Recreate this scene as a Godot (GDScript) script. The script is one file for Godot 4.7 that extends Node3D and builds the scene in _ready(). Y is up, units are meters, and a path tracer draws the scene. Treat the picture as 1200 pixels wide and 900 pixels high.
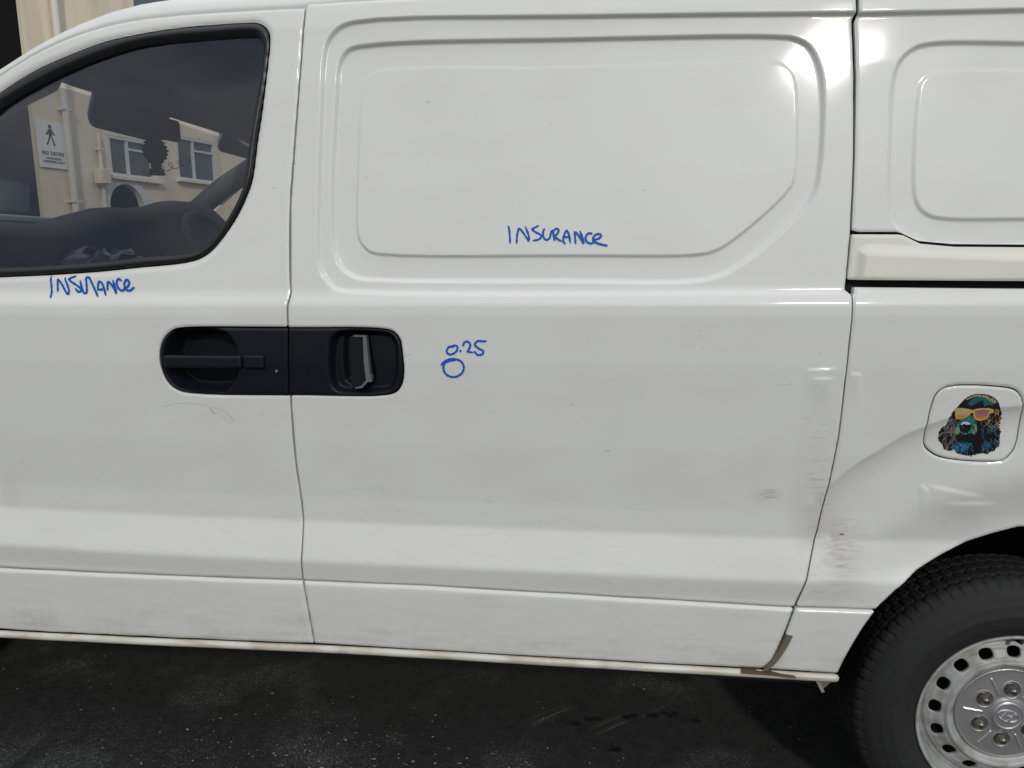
extends Node3D
# A white panel van seen from its passenger side in a yard, on dark asphalt, with a beige warehouse behind.
# x runs towards the rear of the van, y up, z towards the viewer; the near flank of the van lies at about z = 0.

const WIDTH := 1.75
const PROFILE_Y := [.40, .445, .47, .625, .640, .650, .690, .700, .795, .86, 1.00, 1.20, 1.315, 1.338, 1.362, 1.372, 1.60, 1.85, 1.98, 2.03, 2.06]
const PROFILE_Z := [-.022, -.014, -.010, -.001, -.001, -.0005, .0065, .0075, -.0190, -.0165, -.004, .0085, .0095, .0075, -.003, -.006, -.036, -.072, -.094, -.108, -.135]
var lut := PackedFloat32Array()
var surf := {}
var M := {}
var rng := RandomNumberGenerator.new()
var van: Node3D

# ---------------------------------------------------------------- small helpers

func pl(a: Array) -> PackedVector2Array:
	var p := PackedVector2Array()
	for i in range(0, a.size(), 2):
		p.append(Vector2(a[i], a[i + 1]))
	return p

func curve(p: PackedVector2Array, closed := true, n := 6, sharp := 50.0) -> PackedVector2Array:
	# centripetal spline through the points; corners turning by more than «sharp» degrees stay corners
	var out := PackedVector2Array()
	var m := p.size()
	var corner := []
	for i in m:
		var a := p[posmod(i - 1, m)]
		var b := p[i]
		var c := p[(i + 1) % m]
		var turn := absf(rad_to_deg((b - a).angle_to(c - b)))
		corner.append(turn > sharp or (not closed and (i == 0 or i == m - 1)))
	for i in (m if closed else m - 1):
		var p1 := p[i]
		var p2 := p[(i + 1) % m]
		var p0 := p[posmod(i - 1, m)] if not corner[i] else p1 * 2.0 - p2
		var p3 := p[(i + 2) % m] if not corner[(i + 1) % m] else p2 * 2.0 - p1
		var t1 := maxf(pow(p0.distance_to(p1), .5), 1e-4)
		var t2 := t1 + maxf(pow(p1.distance_to(p2), .5), 1e-4)
		var t3 := t2 + maxf(pow(p2.distance_to(p3), .5), 1e-4)
		for k in n:
			var t := lerpf(t1, t2, float(k) / n)
			var a1 := p0.lerp(p1, t / t1)
			var a2 := p1.lerp(p2, (t - t1) / (t2 - t1))
			var a3 := p2.lerp(p3, (t - t2) / (t3 - t2))
			var b1 := a1.lerp(a2, t / t2)
			var b2 := a2.lerp(a3, (t - t1) / (t3 - t1))
			out.append(b1.lerp(b2, (t - t1) / (t2 - t1)))
	if not closed:
		out.append(p[m - 1])
	return out

func circle(r: float, n := 48, c := Vector2.ZERO, sy := 1.0, turn := 0.0) -> PackedVector2Array:
	var p := PackedVector2Array()
	for i in n:
		var a := TAU * i / n
		p.append(c + Vector2(cos(a) * r, sin(a) * r * sy).rotated(turn))
	return p

func steps(a: float, b: float, d: float) -> PackedFloat32Array:
	var n := maxi(1, ceili((b - a) / d))
	var out := PackedFloat32Array()
	for i in n + 1:
		out.append(a + (b - a) * i / n)
	return out

func prof(x: float, y: float) -> float:
	var t := clampf((y - .38) / .002, 0.0, lut.size() - 2.0)
	var i := int(t)
	var w := maxf(0.0, -1.9 - x)
	return lerpf(lut[i], lut[i + 1], t - i) + .00035 * sin(x * 19.0 + y * 11.0) + .00025 * sin(x * 31.0 - y * 23.0 + 1.0) - .005 * (x + .9) * (x + .9) - w * w * .03

func make_lut() -> void:
	var raw := PackedFloat32Array()
	var n := 860
	for i in n:
		var y := .38 + i * .002
		var k := 0
		while k < PROFILE_Y.size() - 2 and y > PROFILE_Y[k + 1]:
			k += 1
		raw.append(lerpf(PROFILE_Z[k], PROFILE_Z[k + 1], clampf((y - PROFILE_Y[k]) / (PROFILE_Y[k + 1] - PROFILE_Y[k]), 0.0, 1.0)))
	for i in n:
		var s := 0.0
		for d in range(-3, 4):
			s += raw[clampi(i + d, 0, n - 1)]
		lut.append(s / 7.0)

func sdf(xs: PackedFloat32Array, ys: PackedFloat32Array, p: PackedVector2Array, band: float) -> PackedFloat32Array:
	var nx := xs.size()
	var ny := ys.size()
	var m := p.size()
	var out := PackedFloat32Array()
	out.resize(nx * ny)
	out.fill(band)
	for k in m:
		var a := p[k]
		var b := p[(k + 1) % m]
		var i0 := maxi(0, xs.bsearch(minf(a.x, b.x) - band))
		var i1 := mini(nx, xs.bsearch(maxf(a.x, b.x) + band))
		var j0 := maxi(0, ys.bsearch(minf(a.y, b.y) - band))
		var j1 := mini(ny, ys.bsearch(maxf(a.y, b.y) + band))
		var d := b - a
		var l := maxf(d.length_squared(), 1e-12)
		for j in range(j0, j1):
			for i in range(i0, i1):
				var v := Vector2(xs[i], ys[j]) - a
				var q := (v - d * clampf(v.dot(d) / l, 0.0, 1.0)).length()
				if q < out[j * nx + i]:
					out[j * nx + i] = q
	for j in ny:
		var y := ys[j]
		var cross := []
		for k in m:
			var a := p[k]
			var b := p[(k + 1) % m]
			if (a.y > y) != (b.y > y):
				cross.append(a.x + (y - a.y) / (b.y - a.y) * (b.x - a.x))
		cross.sort()
		for c in range(0, cross.size() - 1, 2):
			var i := xs.bsearch(cross[c])
			while i < nx and xs[i] < cross[c + 1]:
				out[j * nx + i] = -out[j * nx + i]
				i += 1
	return out

func put(called: String, mesh: Mesh, mat: Material, parent: Node = self) -> MeshInstance3D:
	var o := MeshInstance3D.new()
	o.name = called
	o.mesh = mesh
	o.material_override = mat
	parent.add_child(o, true)
	return o

func tag(o: Node, label: String, category := "", group := "", kind := "") -> void:
	if label: o.set_meta("label", label)
	if category: o.set_meta("category", category)
	if group: o.set_meta("group", group)
	if kind: o.set_meta("kind", kind)

func arrays_mesh(v: PackedVector3Array, n: PackedVector3Array, uv: PackedVector2Array, idx: PackedInt32Array) -> ArrayMesh:
	var a := []
	a.resize(Mesh.ARRAY_MAX)
	a[Mesh.ARRAY_VERTEX] = v
	a[Mesh.ARRAY_NORMAL] = n
	a[Mesh.ARRAY_TEX_UV] = uv
	a[Mesh.ARRAY_INDEX] = idx
	var m := ArrayMesh.new()
	m.add_surface_from_arrays(Mesh.PRIMITIVE_TRIANGLES, a)
	return m

# A pressed sheet: every point (x, y) inside the outline and outside the holes, at height z. Steps are pressed in along polygons,
# the rim is folded over and closed by a skirt.
func sheet(called: String, mat: Material, parent: Node, outline: PackedVector2Array, o := {}) -> MeshInstance3D:
	var res: float = o.get("res", .004)
	var lo := Vector2(1e9, 1e9)
	var hi := -lo
	for p in outline:
		lo = lo.min(p)
		hi = hi.max(p)
	var xs: PackedFloat32Array = o.get("xs", steps(lo.x - res * 1.5, hi.x + res * 1.5, res))
	var ys: PackedFloat32Array = o.get("ys", steps(lo.y - res * 1.5, hi.y + res * 1.5, res))
	var nx := xs.size()
	var ny := ys.size()
	var fold: float = o.get("fold", .004)
	var band: float = maxf(.03, fold * 1.5)
	band = maxf(band, res * 2.5)
	var s := sdf(xs, ys, outline, band)
	var inset: float = o.get("inset", 0.0)
	for i in s.size():
		s[i] += inset
	for h in o.get("holes", []):
		var hs := sdf(xs, ys, h, band)
		for i in s.size():
			s[i] = maxf(s[i], -hs[i] + inset)
	var z := PackedFloat32Array()
	z.resize(nx * ny)
	var off: float = o.get("off", 0.0)
	var base: Callable = o.get("base", prof)
	for j in ny:
		for i in nx:
			z[j * nx + i] = (base as Callable).call(xs[i], ys[j]) + off
	for f in o.get("feats", []):
		var fw: float = f[2]
		var fs := sdf(xs, ys, f[0], fw)
		var fh: float = f[1]
		for i in s.size():
			if fs[i] < fw * .5:
				z[i] += fh * (1.0 - smoothstep(-fw * .5, fw * .5, fs[i]))
	for f in o.get("extra", []):
		# [polygon, reach, Callable(signed distance, x, y) -> height]
		var es := sdf(xs, ys, f[0], f[1])
		for j in ny:
			for i in nx:
				if absf(es[j * nx + i]) < f[1]:
					z[j * nx + i] += (f[2] as Callable).call(es[j * nx + i], xs[i], ys[j])
	if fold > 0.0:
		for i in s.size():
			if s[i] > -fold:
				var t := clampf(1.0 + s[i] / fold, 0.0, 1.0)
				z[i] -= fold * (1.0 - sqrt(1.0 - t * t * .98))
	surf[called] = [xs, ys, z]
	var mirror: bool = o.get("mirror", false)
	var uvo: Vector4 = o.get("uv", Vector4(-3.1, 2.1, 4.2, 1.75))
	var V := PackedVector3Array()
	var N := PackedVector3Array()
	var U := PackedVector2Array()
	var I := PackedInt32Array()
	var node := PackedInt32Array()
	node.resize(nx * ny)
	node.fill(-1)
	var ni := func(i: int, j: int) -> Vector3:
		var i0 := maxi(i - 1, 0)
		var i1 := mini(i + 1, nx - 1)
		var j0 := maxi(j - 1, 0)
		var j1 := mini(j + 1, ny - 1)
		return Vector3(-(z[j * nx + i1] - z[j * nx + i0]) / (xs[i1] - xs[i0]), -(z[j1 * nx + i] - z[j0 * nx + i]) / (ys[j1] - ys[j0]), 1.0).normalized()
	for j in ny:
		for i in nx:
			var k := j * nx + i
			if s[k] <= 0.0:
				node[k] = V.size()
				V.append(Vector3(xs[i], ys[j], z[k]))
				N.append(ni.call(i, j))
	var edges := {}
	var skirt: float = o.get("skirt", .014)
	var SV := PackedVector3Array()
	var SN := PackedVector3Array()
	for j in ny - 1:
		for i in nx - 1:
			var k := j * nx + i
			var ca := node[k]
			var cb := node[k + 1]
			var cc := node[k + nx + 1]
			var cd := node[k + nx]
			if ca < 0 and cb < 0 and cc < 0 and cd < 0:
				continue
			if ca >= 0 and cb >= 0 and cc >= 0 and cd >= 0:
				I.append_array([ca, cd, cc, ca, cc, cb])
				continue
			var cor := [[i, j], [i, j + 1], [i + 1, j + 1], [i + 1, j]]
			var poly := []
			var gone := -1
			var came := -1
			for e in 4:
				var p = cor[e]
				var q = cor[(e + 1) % 4]
				var kp: int = p[1] * nx + p[0]
				var kq: int = q[1] * nx + q[0]
				if node[kp] >= 0:
					poly.append(node[kp])
				if (node[kp] >= 0) != (node[kq] >= 0):
					var key := mini(kp, kq) * 2 + (0 if absi(kp - kq) == 1 else 1)
					if not edges.has(key):
						var t := clampf(s[kp] / (s[kp] - s[kq]), 0.02, .98)
						edges[key] = V.size()
						V.append(Vector3(lerpf(xs[p[0]], xs[q[0]], t), lerpf(ys[p[1]], ys[q[1]], t), lerpf(z[kp], z[kq], t)))
						N.append((ni.call(p[0], p[1]) as Vector3).lerp(ni.call(q[0], q[1]), t).normalized())
					var at: int = edges[key]
					poly.append(at)
					if node[kp] >= 0:
						gone = at
					else:
						came = at
			for t in range(1, poly.size() - 1):
				I.append_array([poly[0], poly[t], poly[t + 1]])
			if skirt > 0.0 and gone >= 0 and came >= 0:
				var a := V[gone]
				var b := V[came]
				var out := Vector3(-(b.y - a.y), b.x - a.x, 0).normalized()
				var dn := Vector3(0, 0, -skirt)
				for w in [a, a + dn, b + dn, a, b + dn, b]:
					SV.append(w)
					SN.append(out)
	var first := V.size()
	V.append_array(SV)
	N.append_array(SN)
	for i in SV.size():
		I.append(first + i)
	for v in V:
		U.append(Vector2((v.x - uvo.x) / uvo.z, (uvo.y - v.y) / uvo.w))
	if mirror:
		for i in V.size():
			V[i] = Vector3(V[i].x, V[i].y, -WIDTH - V[i].z)
			N[i] = Vector3(N[i].x, N[i].y, -N[i].z)
		for i in range(0, I.size(), 3):
			var t := I[i]
			I[i] = I[i + 1]
			I[i + 1] = t
	return put(called, arrays_mesh(V, N, U, I), mat, parent)

func on(called: String, x: float, y: float) -> float:
	var g = surf[called]
	var xs: PackedFloat32Array = g[0]
	var ys: PackedFloat32Array = g[1]
	var z: PackedFloat32Array = g[2]
	var i := clampi(xs.bsearch(x) - 1, 0, xs.size() - 2)
	var j := clampi(ys.bsearch(y) - 1, 0, ys.size() - 2)
	var u := clampf((x - xs[i]) / (xs[i + 1] - xs[i]), 0, 1)
	var v := clampf((y - ys[j]) / (ys[j + 1] - ys[j]), 0, 1)
	var n := xs.size()
	return lerpf(lerpf(z[j * n + i], z[j * n + i + 1], u), lerpf(z[(j + 1) * n + i], z[(j + 1) * n + i + 1], u), v)

# rows of points -> a smooth surface; flip turns it inside out
func loft(rows: Array, wrap := false, flip := false) -> ArrayMesh:
	var nv := rows.size()
	var nu: int = rows[0].size()
	var V := PackedVector3Array()
	var N := PackedVector3Array()
	var U := PackedVector2Array()
	var I := PackedInt32Array()
	for v in nv:
		var r0: PackedVector3Array = rows[maxi(v - 1, 0)]
		var r: PackedVector3Array = rows[v]
		var r1: PackedVector3Array = rows[mini(v + 1, nv - 1)]
		for u in nu:
			var ua := posmod(u - 1, nu) if wrap else maxi(u - 1, 0)
			var ub := (u + 1) % nu if wrap else mini(u + 1, nu - 1)
			var n := (r[ub] - r[ua]).cross(r1[u] - r0[u]).normalized()
			V.append(r[u])
			N.append(-n if flip else n)
			U.append(Vector2(r[u].x, r[u].z))
	for v in nv - 1:
		for u in (nu if wrap else nu - 1):
			var a := v * nu + u
			var b := v * nu + (u + 1) % nu
			var c := b + nu
			var d := a + nu
			if flip:
				I.append_array([a, b, c, a, c, d])
			else:
				I.append_array([a, c, b, a, d, c])
	return arrays_mesh(V, N, U, I)

# profile of (radius, z) pairs turned about the z axis
func lathe(p: PackedVector2Array, n := 96, flip := false) -> ArrayMesh:
	var rows := []
	for q in p:
		var r := PackedVector3Array()
		for i in n:
			var a := TAU * i / n
			r.append(Vector3(cos(a) * q.x, sin(a) * q.x, q.y))
		rows.append(r)
	return loft(rows, true, flip)

func tube(path: PackedVector3Array, r: float, sides := 10, taper := 1.0) -> ArrayMesh:
	var rows := []
	var m := path.size()
	var up := Vector3.UP
	var cap := [[0, -1.0, .01], [0, -.6, .75]]
	for i in m:
		var d := (path[mini(i + 1, m - 1)] - path[maxi(i - 1, 0)]).normalized()
		if absf(d.dot(up)) > .9:
			up = Vector3.RIGHT
		var a := d.cross(up).normalized()
		var b := a.cross(d).normalized()
		up = b
		var list := [[0.0, 1.0]]
		if i == 0:
			list = [[-r, .02], [-r * .6, .75], [0.0, 1.0]]
		elif i == m - 1:
			list = [[0.0, 1.0], [r * .6, .75], [r, .02]]
		var rr := r * lerpf(1.0, taper, float(i) / (m - 1))
		for l in list:
			var row := PackedVector3Array()
			for k in sides:
				var t := TAU * k / sides
				row.append(path[i] + d * l[0] + (a * cos(t) + b * sin(t)) * rr * l[1])
			rows.append(row)
	return loft(rows, true, true)

# a box with rounded edges, as one closed mesh
func rbox(size: Vector3, r: float, c := Vector3.ZERO, st: SurfaceTool = null) -> ArrayMesh:
	var own := st == null
	if own:
		st = SurfaceTool.new()
		st.begin(Mesh.PRIMITIVE_TRIANGLES)
	var h := size / 2.0
	r = minf(r, minf(h.x, minf(h.y, h.z)))
	var cut := [0.0, .25, .6, 1.0]
	for axis in 3:
		for side in [-1.0, 1.0]:
			var ua := (axis + 1) % 3
			var va := (axis + 2) % 3
			var us := []
			var vs := []
			for t in cut: us.append(-h[ua] + r * t)
			for t in cut: vs.append(-h[va] + r * t)
			for t in [1.0, .6, .25, 0.0]:
				us.append(h[ua] - r * t)
				vs.append(h[va] - r * t)
			var P := []
			var Q := []
			for v in 8:
				for u in 8:
					var p := Vector3.ZERO
					p[axis] = h[axis] * side
					p[ua] = us[u]
					p[va] = vs[v]
					var inner := p.clamp(-(h - Vector3(r, r, r)), h - Vector3(r, r, r))
					var d := (p - inner).normalized()
					P.append(inner + d * r + c)
					Q.append(d)
			for v in 7:
				for u in 7:
					var q := [v * 8 + u, v * 8 + u + 1, v * 8 + u + 9, v * 8 + u + 8]
					var order := [0, 2, 1, 0, 3, 2] if side > 0 else [0, 1, 2, 0, 2, 3]
					for k in order:
						st.set_normal(Q[q[k]])
						st.add_vertex(P[q[k]])
	return st.commit() if own else null

func boxes(list: Array) -> ArrayMesh:
	# [centre, size] pairs as one mesh with slightly rounded edges
	var st := SurfaceTool.new()
	st.begin(Mesh.PRIMITIVE_TRIANGLES)
	for b in list:
		rbox(b[1], b[2] if b.size() > 2 else .003, b[0], st)
	return st.commit()

func loft_pad(w: float, h: float, r: float, t: float) -> ArrayMesh:
	# a flat padded rectangle with round corners, standing in the y-z plane
	var rows := []
	for k in [[0.0, .5], [.02, .96], [.3, 1.0], [.7, 1.0], [.98, .96], [1.0, .5], [1.0, .0]]:
		var row := PackedVector3Array()
		for i in 40:
			var a := TAU * (i + .5) / 40.0
			var c := Vector2(signf(cos(a)) * (w / 2 - r), signf(sin(a)) * (h / 2 - r)) + Vector2(cos(a), sin(a)) * r
			c *= k[1]
			row.append(Vector3(t * (k[0] - .5), c.y, c.x))
		rows.append(row)
	var first := PackedVector3Array()
	for i in 40: first.append(Vector3(-t * .5, 0, 0))
	rows.push_front(first)
	return loft(rows, true, false)

func prism(p: PackedVector2Array, z0: float, z1: float, st: SurfaceTool = null) -> ArrayMesh:
	var own := st == null
	if own:
		st = SurfaceTool.new()
		st.begin(Mesh.PRIMITIVE_TRIANGLES)
	if not Geometry2D.is_polygon_clockwise(p):
		p = p.duplicate()
		p.reverse()
	# clockwise seen from +z
	var t := Geometry2D.triangulate_polygon(p)
	for i in range(0, t.size(), 3):
		var a := p[t[i]]
		var b := p[t[i + 1]]
		var c := p[t[i + 2]]
		if (b - a).cross(c - a) > 0:
			var x := b
			b = c
			c = x
		for w in [a, b, c]:
			st.set_normal(Vector3.BACK)
			st.add_vertex(Vector3(w.x, w.y, z1))
		for w in [a, c, b]:
			st.set_normal(Vector3.FORWARD)
			st.add_vertex(Vector3(w.x, w.y, z0))
	for i in p.size():
		var a := p[i]
		var b := p[(i + 1) % p.size()]
		var n := Vector3(-(b.y - a.y), b.x - a.x, 0).normalized()
		for w in [Vector3(a.x, a.y, z1), Vector3(a.x, a.y, z0), Vector3(b.x, b.y, z0), Vector3(a.x, a.y, z1), Vector3(b.x, b.y, z0), Vector3(b.x, b.y, z1)]:
			st.set_normal(n)
			st.add_vertex(w)
	return st.commit() if own else null

# ---------------------------------------------------------------- materials

func mat(c: Color, rough := .6, metal := 0.0) -> StandardMaterial3D:
	var m := StandardMaterial3D.new()
	m.albedo_color = c
	m.roughness = rough
	m.metallic = metal
	return m

func noise(seed_: int, freq: float, oct := 4) -> FastNoiseLite:
	var n := FastNoiseLite.new()
	n.seed = seed_
	n.frequency = freq
	n.fractal_octaves = oct
	n.noise_type = FastNoiseLite.TYPE_SIMPLEX_SMOOTH
	return n

func blend_px(im: Image, x: int, y: int, c: Color, a: float) -> void:
	if x < 0 or y < 0 or x >= im.get_width() or y >= im.get_height() or a <= 0.0:
		return
	im.set_pixel(x, y, im.get_pixel(x, y).lerp(c, minf(a, 1.0)))

func stroke(im: Image, p: PackedVector2Array, w: float, c: Color, a := 1.0) -> void:
	for k in p.size() - 1:
		var d := p[k + 1] - p[k]
		var l := maxf(d.length_squared(), 1e-9)
		for y in range(int(minf(p[k].y, p[k + 1].y) - w - 1), int(maxf(p[k].y, p[k + 1].y) + w + 2)):
			for x in range(int(minf(p[k].x, p[k + 1].x) - w - 1), int(maxf(p[k].x, p[k + 1].x) + w + 2)):
				var v := Vector2(x, y) - p[k]
				var q := (v - d * clampf(v.dot(d) / l, 0, 1)).length()
				blend_px(im, x, y, c, a * clampf(w * .5 + .5 - q, 0, 1))

func fill(im: Image, p: PackedVector2Array, c: Color, a := 1.0) -> void:
	var lo := Vector2(1e9, 1e9)
	var hi := -lo
	for q in p:
		lo = lo.min(q)
		hi = hi.max(q)
	for y in range(int(lo.y), int(hi.y) + 1):
		for x in range(int(lo.x), int(hi.x) + 1):
			if Geometry2D.is_point_in_polygon(Vector2(x, y), p):
				blend_px(im, x, y, c, a)

func smudge(im: Image, c: Vector2, r: Vector2, col: Color, a: float, n: FastNoiseLite, cut := 0.0) -> void:
	# a cloudy mark of dirt about c (pixels)
	for y in range(int(c.y - r.y), int(c.y + r.y) + 1):
		for x in range(int(c.x - r.x), int(c.x + r.x) + 1):
			var d := ((Vector2(x, y) - c) / r).length()
			if d < 1.0:
				var k := smoothstep(cut, cut + .6, n.get_noise_2d(x, y) * 1.3 + .25)
				blend_px(im, x, y, col, a * k * (1.0 - d * d))

func pp(x: float, y: float) -> Vector2:
	# a point of the flank in pixels of the paint texture
	return Vector2((x + 3.1) / 4.2 * 2048.0, (2.1 - y) / 1.75 * 1024.0)

func paint_texture() -> Image:
	var im := Image.create(2048, 1024, false, Image.FORMAT_RGB8)
	var white := Color(.872, .878, .872)
	im.fill(white)
	var fine := noise(5, .05, 4)
	var wide := noise(6, .006, 4)
	var dirt := Color(.45, .42, .38)
	for y in 1024:
		var h := 2.1 - y / 1024.0 * 1.75
		var low := smoothstep(.85, .42, h)
		for x in 2048:
			var g := wide.get_noise_2d(x, y * 2.0)
			var a := .006 + maxf(0.0, g) * .03 + low * (.03 + maxf(0.0, fine.get_noise_2d(x * .3, y)) * .05)
			im.set_pixel(x, y, white.lerp(dirt, a))
	# road film along the foot of the doors
	for k in 260:
		var p := pp(rng.randf_range(-2.6, -.36), .455 + absf(rng.randfn(0, .05)))
		smudge(im, p, Vector2(rng.randf_range(10, 60), rng.randf_range(2, 9)), dirt, rng.randf_range(.01, .05), fine, -.4)
	for k in 240:
		var p := pp(rng.randf_range(-2.6, -.36), rng.randf_range(.45, .9))
		var a := rng.randf_range(-.6, .2)
		stroke(im, PackedVector2Array([p, p + Vector2(cos(a), -sin(a)) * rng.randf_range(8, 50)]), 1.2, dirt, rng.randf_range(.015, .07))
	# rubbed dirt either side of the sliding door's rear edge
	for q in [[-.452, .775, 44, 66, .30], [-.47, .80, 26, 40, .25], [-.43, .745, 24, 30, .2], [-.50, .95, 30, 120, .16], [-.52, .86, 26, 60, .14], [-.62, .90, 16, 14, .22], [-.45, .53, 46, 34, .16], [-1.27, .62, 26, 8, .2], [-2.55, .83, 16, 36, .13], [-.43, .70, 40, 5, .3], [-.60, .72, 60, 20, .10]]:
		smudge(im, pp(q[0], q[1]), Vector2(q[2], q[3]), Color(.47, .42, .39), q[4] * .28, noise(9, .02, 4), -.5)
	for k in 170:
		var w := rng.randf()
		var c := Vector2(-.452, .775) if w < .6 else Vector2(-.505, .93) if w < .85 else Vector2(-.62, .90)
		var sp := Vector2(.022, .035) if w < .6 else Vector2(.015, .07) if w < .85 else Vector2(.008, .007)
		var p := pp(c.x + rng.randfn(0, sp.x), c.y + rng.randfn(0, sp.y))
		stroke(im, PackedVector2Array([p, p + Vector2(rng.randf_range(5, 17), rng.randf_range(-4, 2))]), rng.randf_range(1.0, 1.8), Color(.5, .45, .43), rng.randf_range(.03, .15))
	smudge(im, pp(-.436, .808), Vector2(3, 2), Color(.2, .18, .17), .6, noise(9, .02, 4), -1.0)
	# scuffs on the front door below the handle
	var ink := Color(.3, .29, .28)
	stroke(im, curve(PackedVector2Array([pp(-2.07, 1.086), pp(-2.02, 1.096), pp(-1.95, 1.090), pp(-1.90, 1.072), pp(-1.885, 1.05)]), false), 1.0, ink, .16)
	stroke(im, PackedVector2Array([pp(-1.945, 1.085), pp(-1.935, 1.07)]), 1.3, ink, .4)
	stroke(im, PackedVector2Array([pp(-1.93, 1.078), pp(-1.90, 1.052)]), 1.0, ink, .15)
	# small chips and hairlines everywhere a working van has them
	for k in 150:
		var x := rng.randf_range(-2.6, .05)
		var y := rng.randf_range(.5, 1.9) if rng.randf() < .6 else rng.randf_range(.7, 1.3)
		var p := pp(x, y)
		if rng.randf() < .5:
			blend_px(im, int(p.x), int(p.y), ink, rng.randf_range(.1, .5))
		else:
			stroke(im, PackedVector2Array([p, p + Vector2(rng.randf_range(-7, 7), rng.randf_range(-3, 3))]), 1.0, ink, rng.randf_range(.05, .2))
	for w in [[-1.245, 1.088], [-1.06, 1.11], [-.98, 1.0], [-1.4, 1.80], [-1.1, 1.76], [-.9, 1.59], [-.78, 1.60], [-2.5, .85], [-1.95, .70], [-1.33, .707], [-.36, .735]]:
		var p := pp(w[0], w[1])
		stroke(im, PackedVector2Array([p, p + Vector2(rng.randf_range(-3, 5), rng.randf_range(-3, 3))]), 1.1, ink, rng.randf_range(.12, .35))
	stroke(im, PackedVector2Array([pp(-.60, 1.16), pp(-.575, 1.163)]), 1.0, ink, .15)
	im.generate_mipmaps()
	return im

func asphalt_texture() -> Array:
	# 2.8 m of old asphalt: fine grain, pale worn aggregate, oil spots and scrapes; second picture: its relief
	var n := 1536
	var im := Image.create(n, n, false, Image.FORMAT_RGB8)
	var hm := Image.create(n, n, false, Image.FORMAT_L8)
	var worn := noise(21, .0035, 4)
	var mid := noise(22, .03, 3)
	for y in n:
		for x in n:
			var g := rng.randf()
			var w := smoothstep(.05, .5, worn.get_noise_2d(x, y))
			var v := .185 + .030 * mid.get_noise_2d(x, y) + .085 * (g - .5) + .05 * w
			if g > .988 - .03 * w:
				v += .10 + .36 * (.45 + w) * rng.randf()
			im.set_pixel(x, y, Color(v, v * 1.005, v * 1.015))
			hm.set_pixel(x, y, Color.WHITE * clampf(.5 + .25 * mid.get_noise_2d(x * 2.0, y * 2.0) + .35 * (g - .5), 0, 1))
	var at := func(x: float, z: float) -> Vector2:
		return Vector2(fposmod(x + 2.7, 2.8), fposmod(z + 1.4, 2.8)) / 2.8 * n
	var pale := Color(.52, .52, .51)
	# a patch where the binder has worn off the stones
	for c in [[-1.81, -.20, .10], [-1.80, -.18, .06], [-1.95, -.28, .08], [-1.62, -.33, .06], [-2.2, -.2, .16], [-2.5, -.24, .16], [-1.69, -.24, .07], [-2.72, -.2, .13], [-1.75, -.10, .2]]:
		var p: Vector2 = at.call(c[0], c[1])
		for k in int(c[2] * 3600):
			var q: Vector2 = p + Vector2(rng.randfn(0, .5), rng.randfn(0, .4)) * c[2] / 2.8 * n
			var r := rng.randf_range(.6, 1.9)
			stroke(im, PackedVector2Array([q, q + Vector2(rng.randf_range(-2, 2), rng.randf_range(-1, 1))]), r, pale, rng.randf_range(.12, .6))
	for c in [[-1.20, -.45], [-1.185, -.455], [-1.0, -.44], [-.985, -.46], [-.86, -.53]]:
		for k in 5:
			var p: Vector2 = at.call(c[0] + rng.randfn(0, .012), c[1] + rng.randfn(0, .01))
			stroke(im, PackedVector2Array([p, p + Vector2(1, -.82) * rng.randf_range(30, 70)]), 1.3, pale, rng.randf_range(.15, .5))
	for c in [[-.812, -.546], [-.758, -.552], [-.895, -.525], [-.693, -.525], [-.938, -.36], [-1.07, -.47], [-1.0, -.50], [-.50, -.305]]:
		for k in 4:
			var p: Vector2 = at.call(c[0] + rng.randfn(0, .012), c[1] + rng.randfn(0, .006))
			smudge(im, p, Vector2(rng.randf_range(6, 13), rng.randf_range(4, 8)), Color(.03, .03, .035), .9, mid, -.6)
	im.generate_mipmaps()
	return [im, hm]

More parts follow.
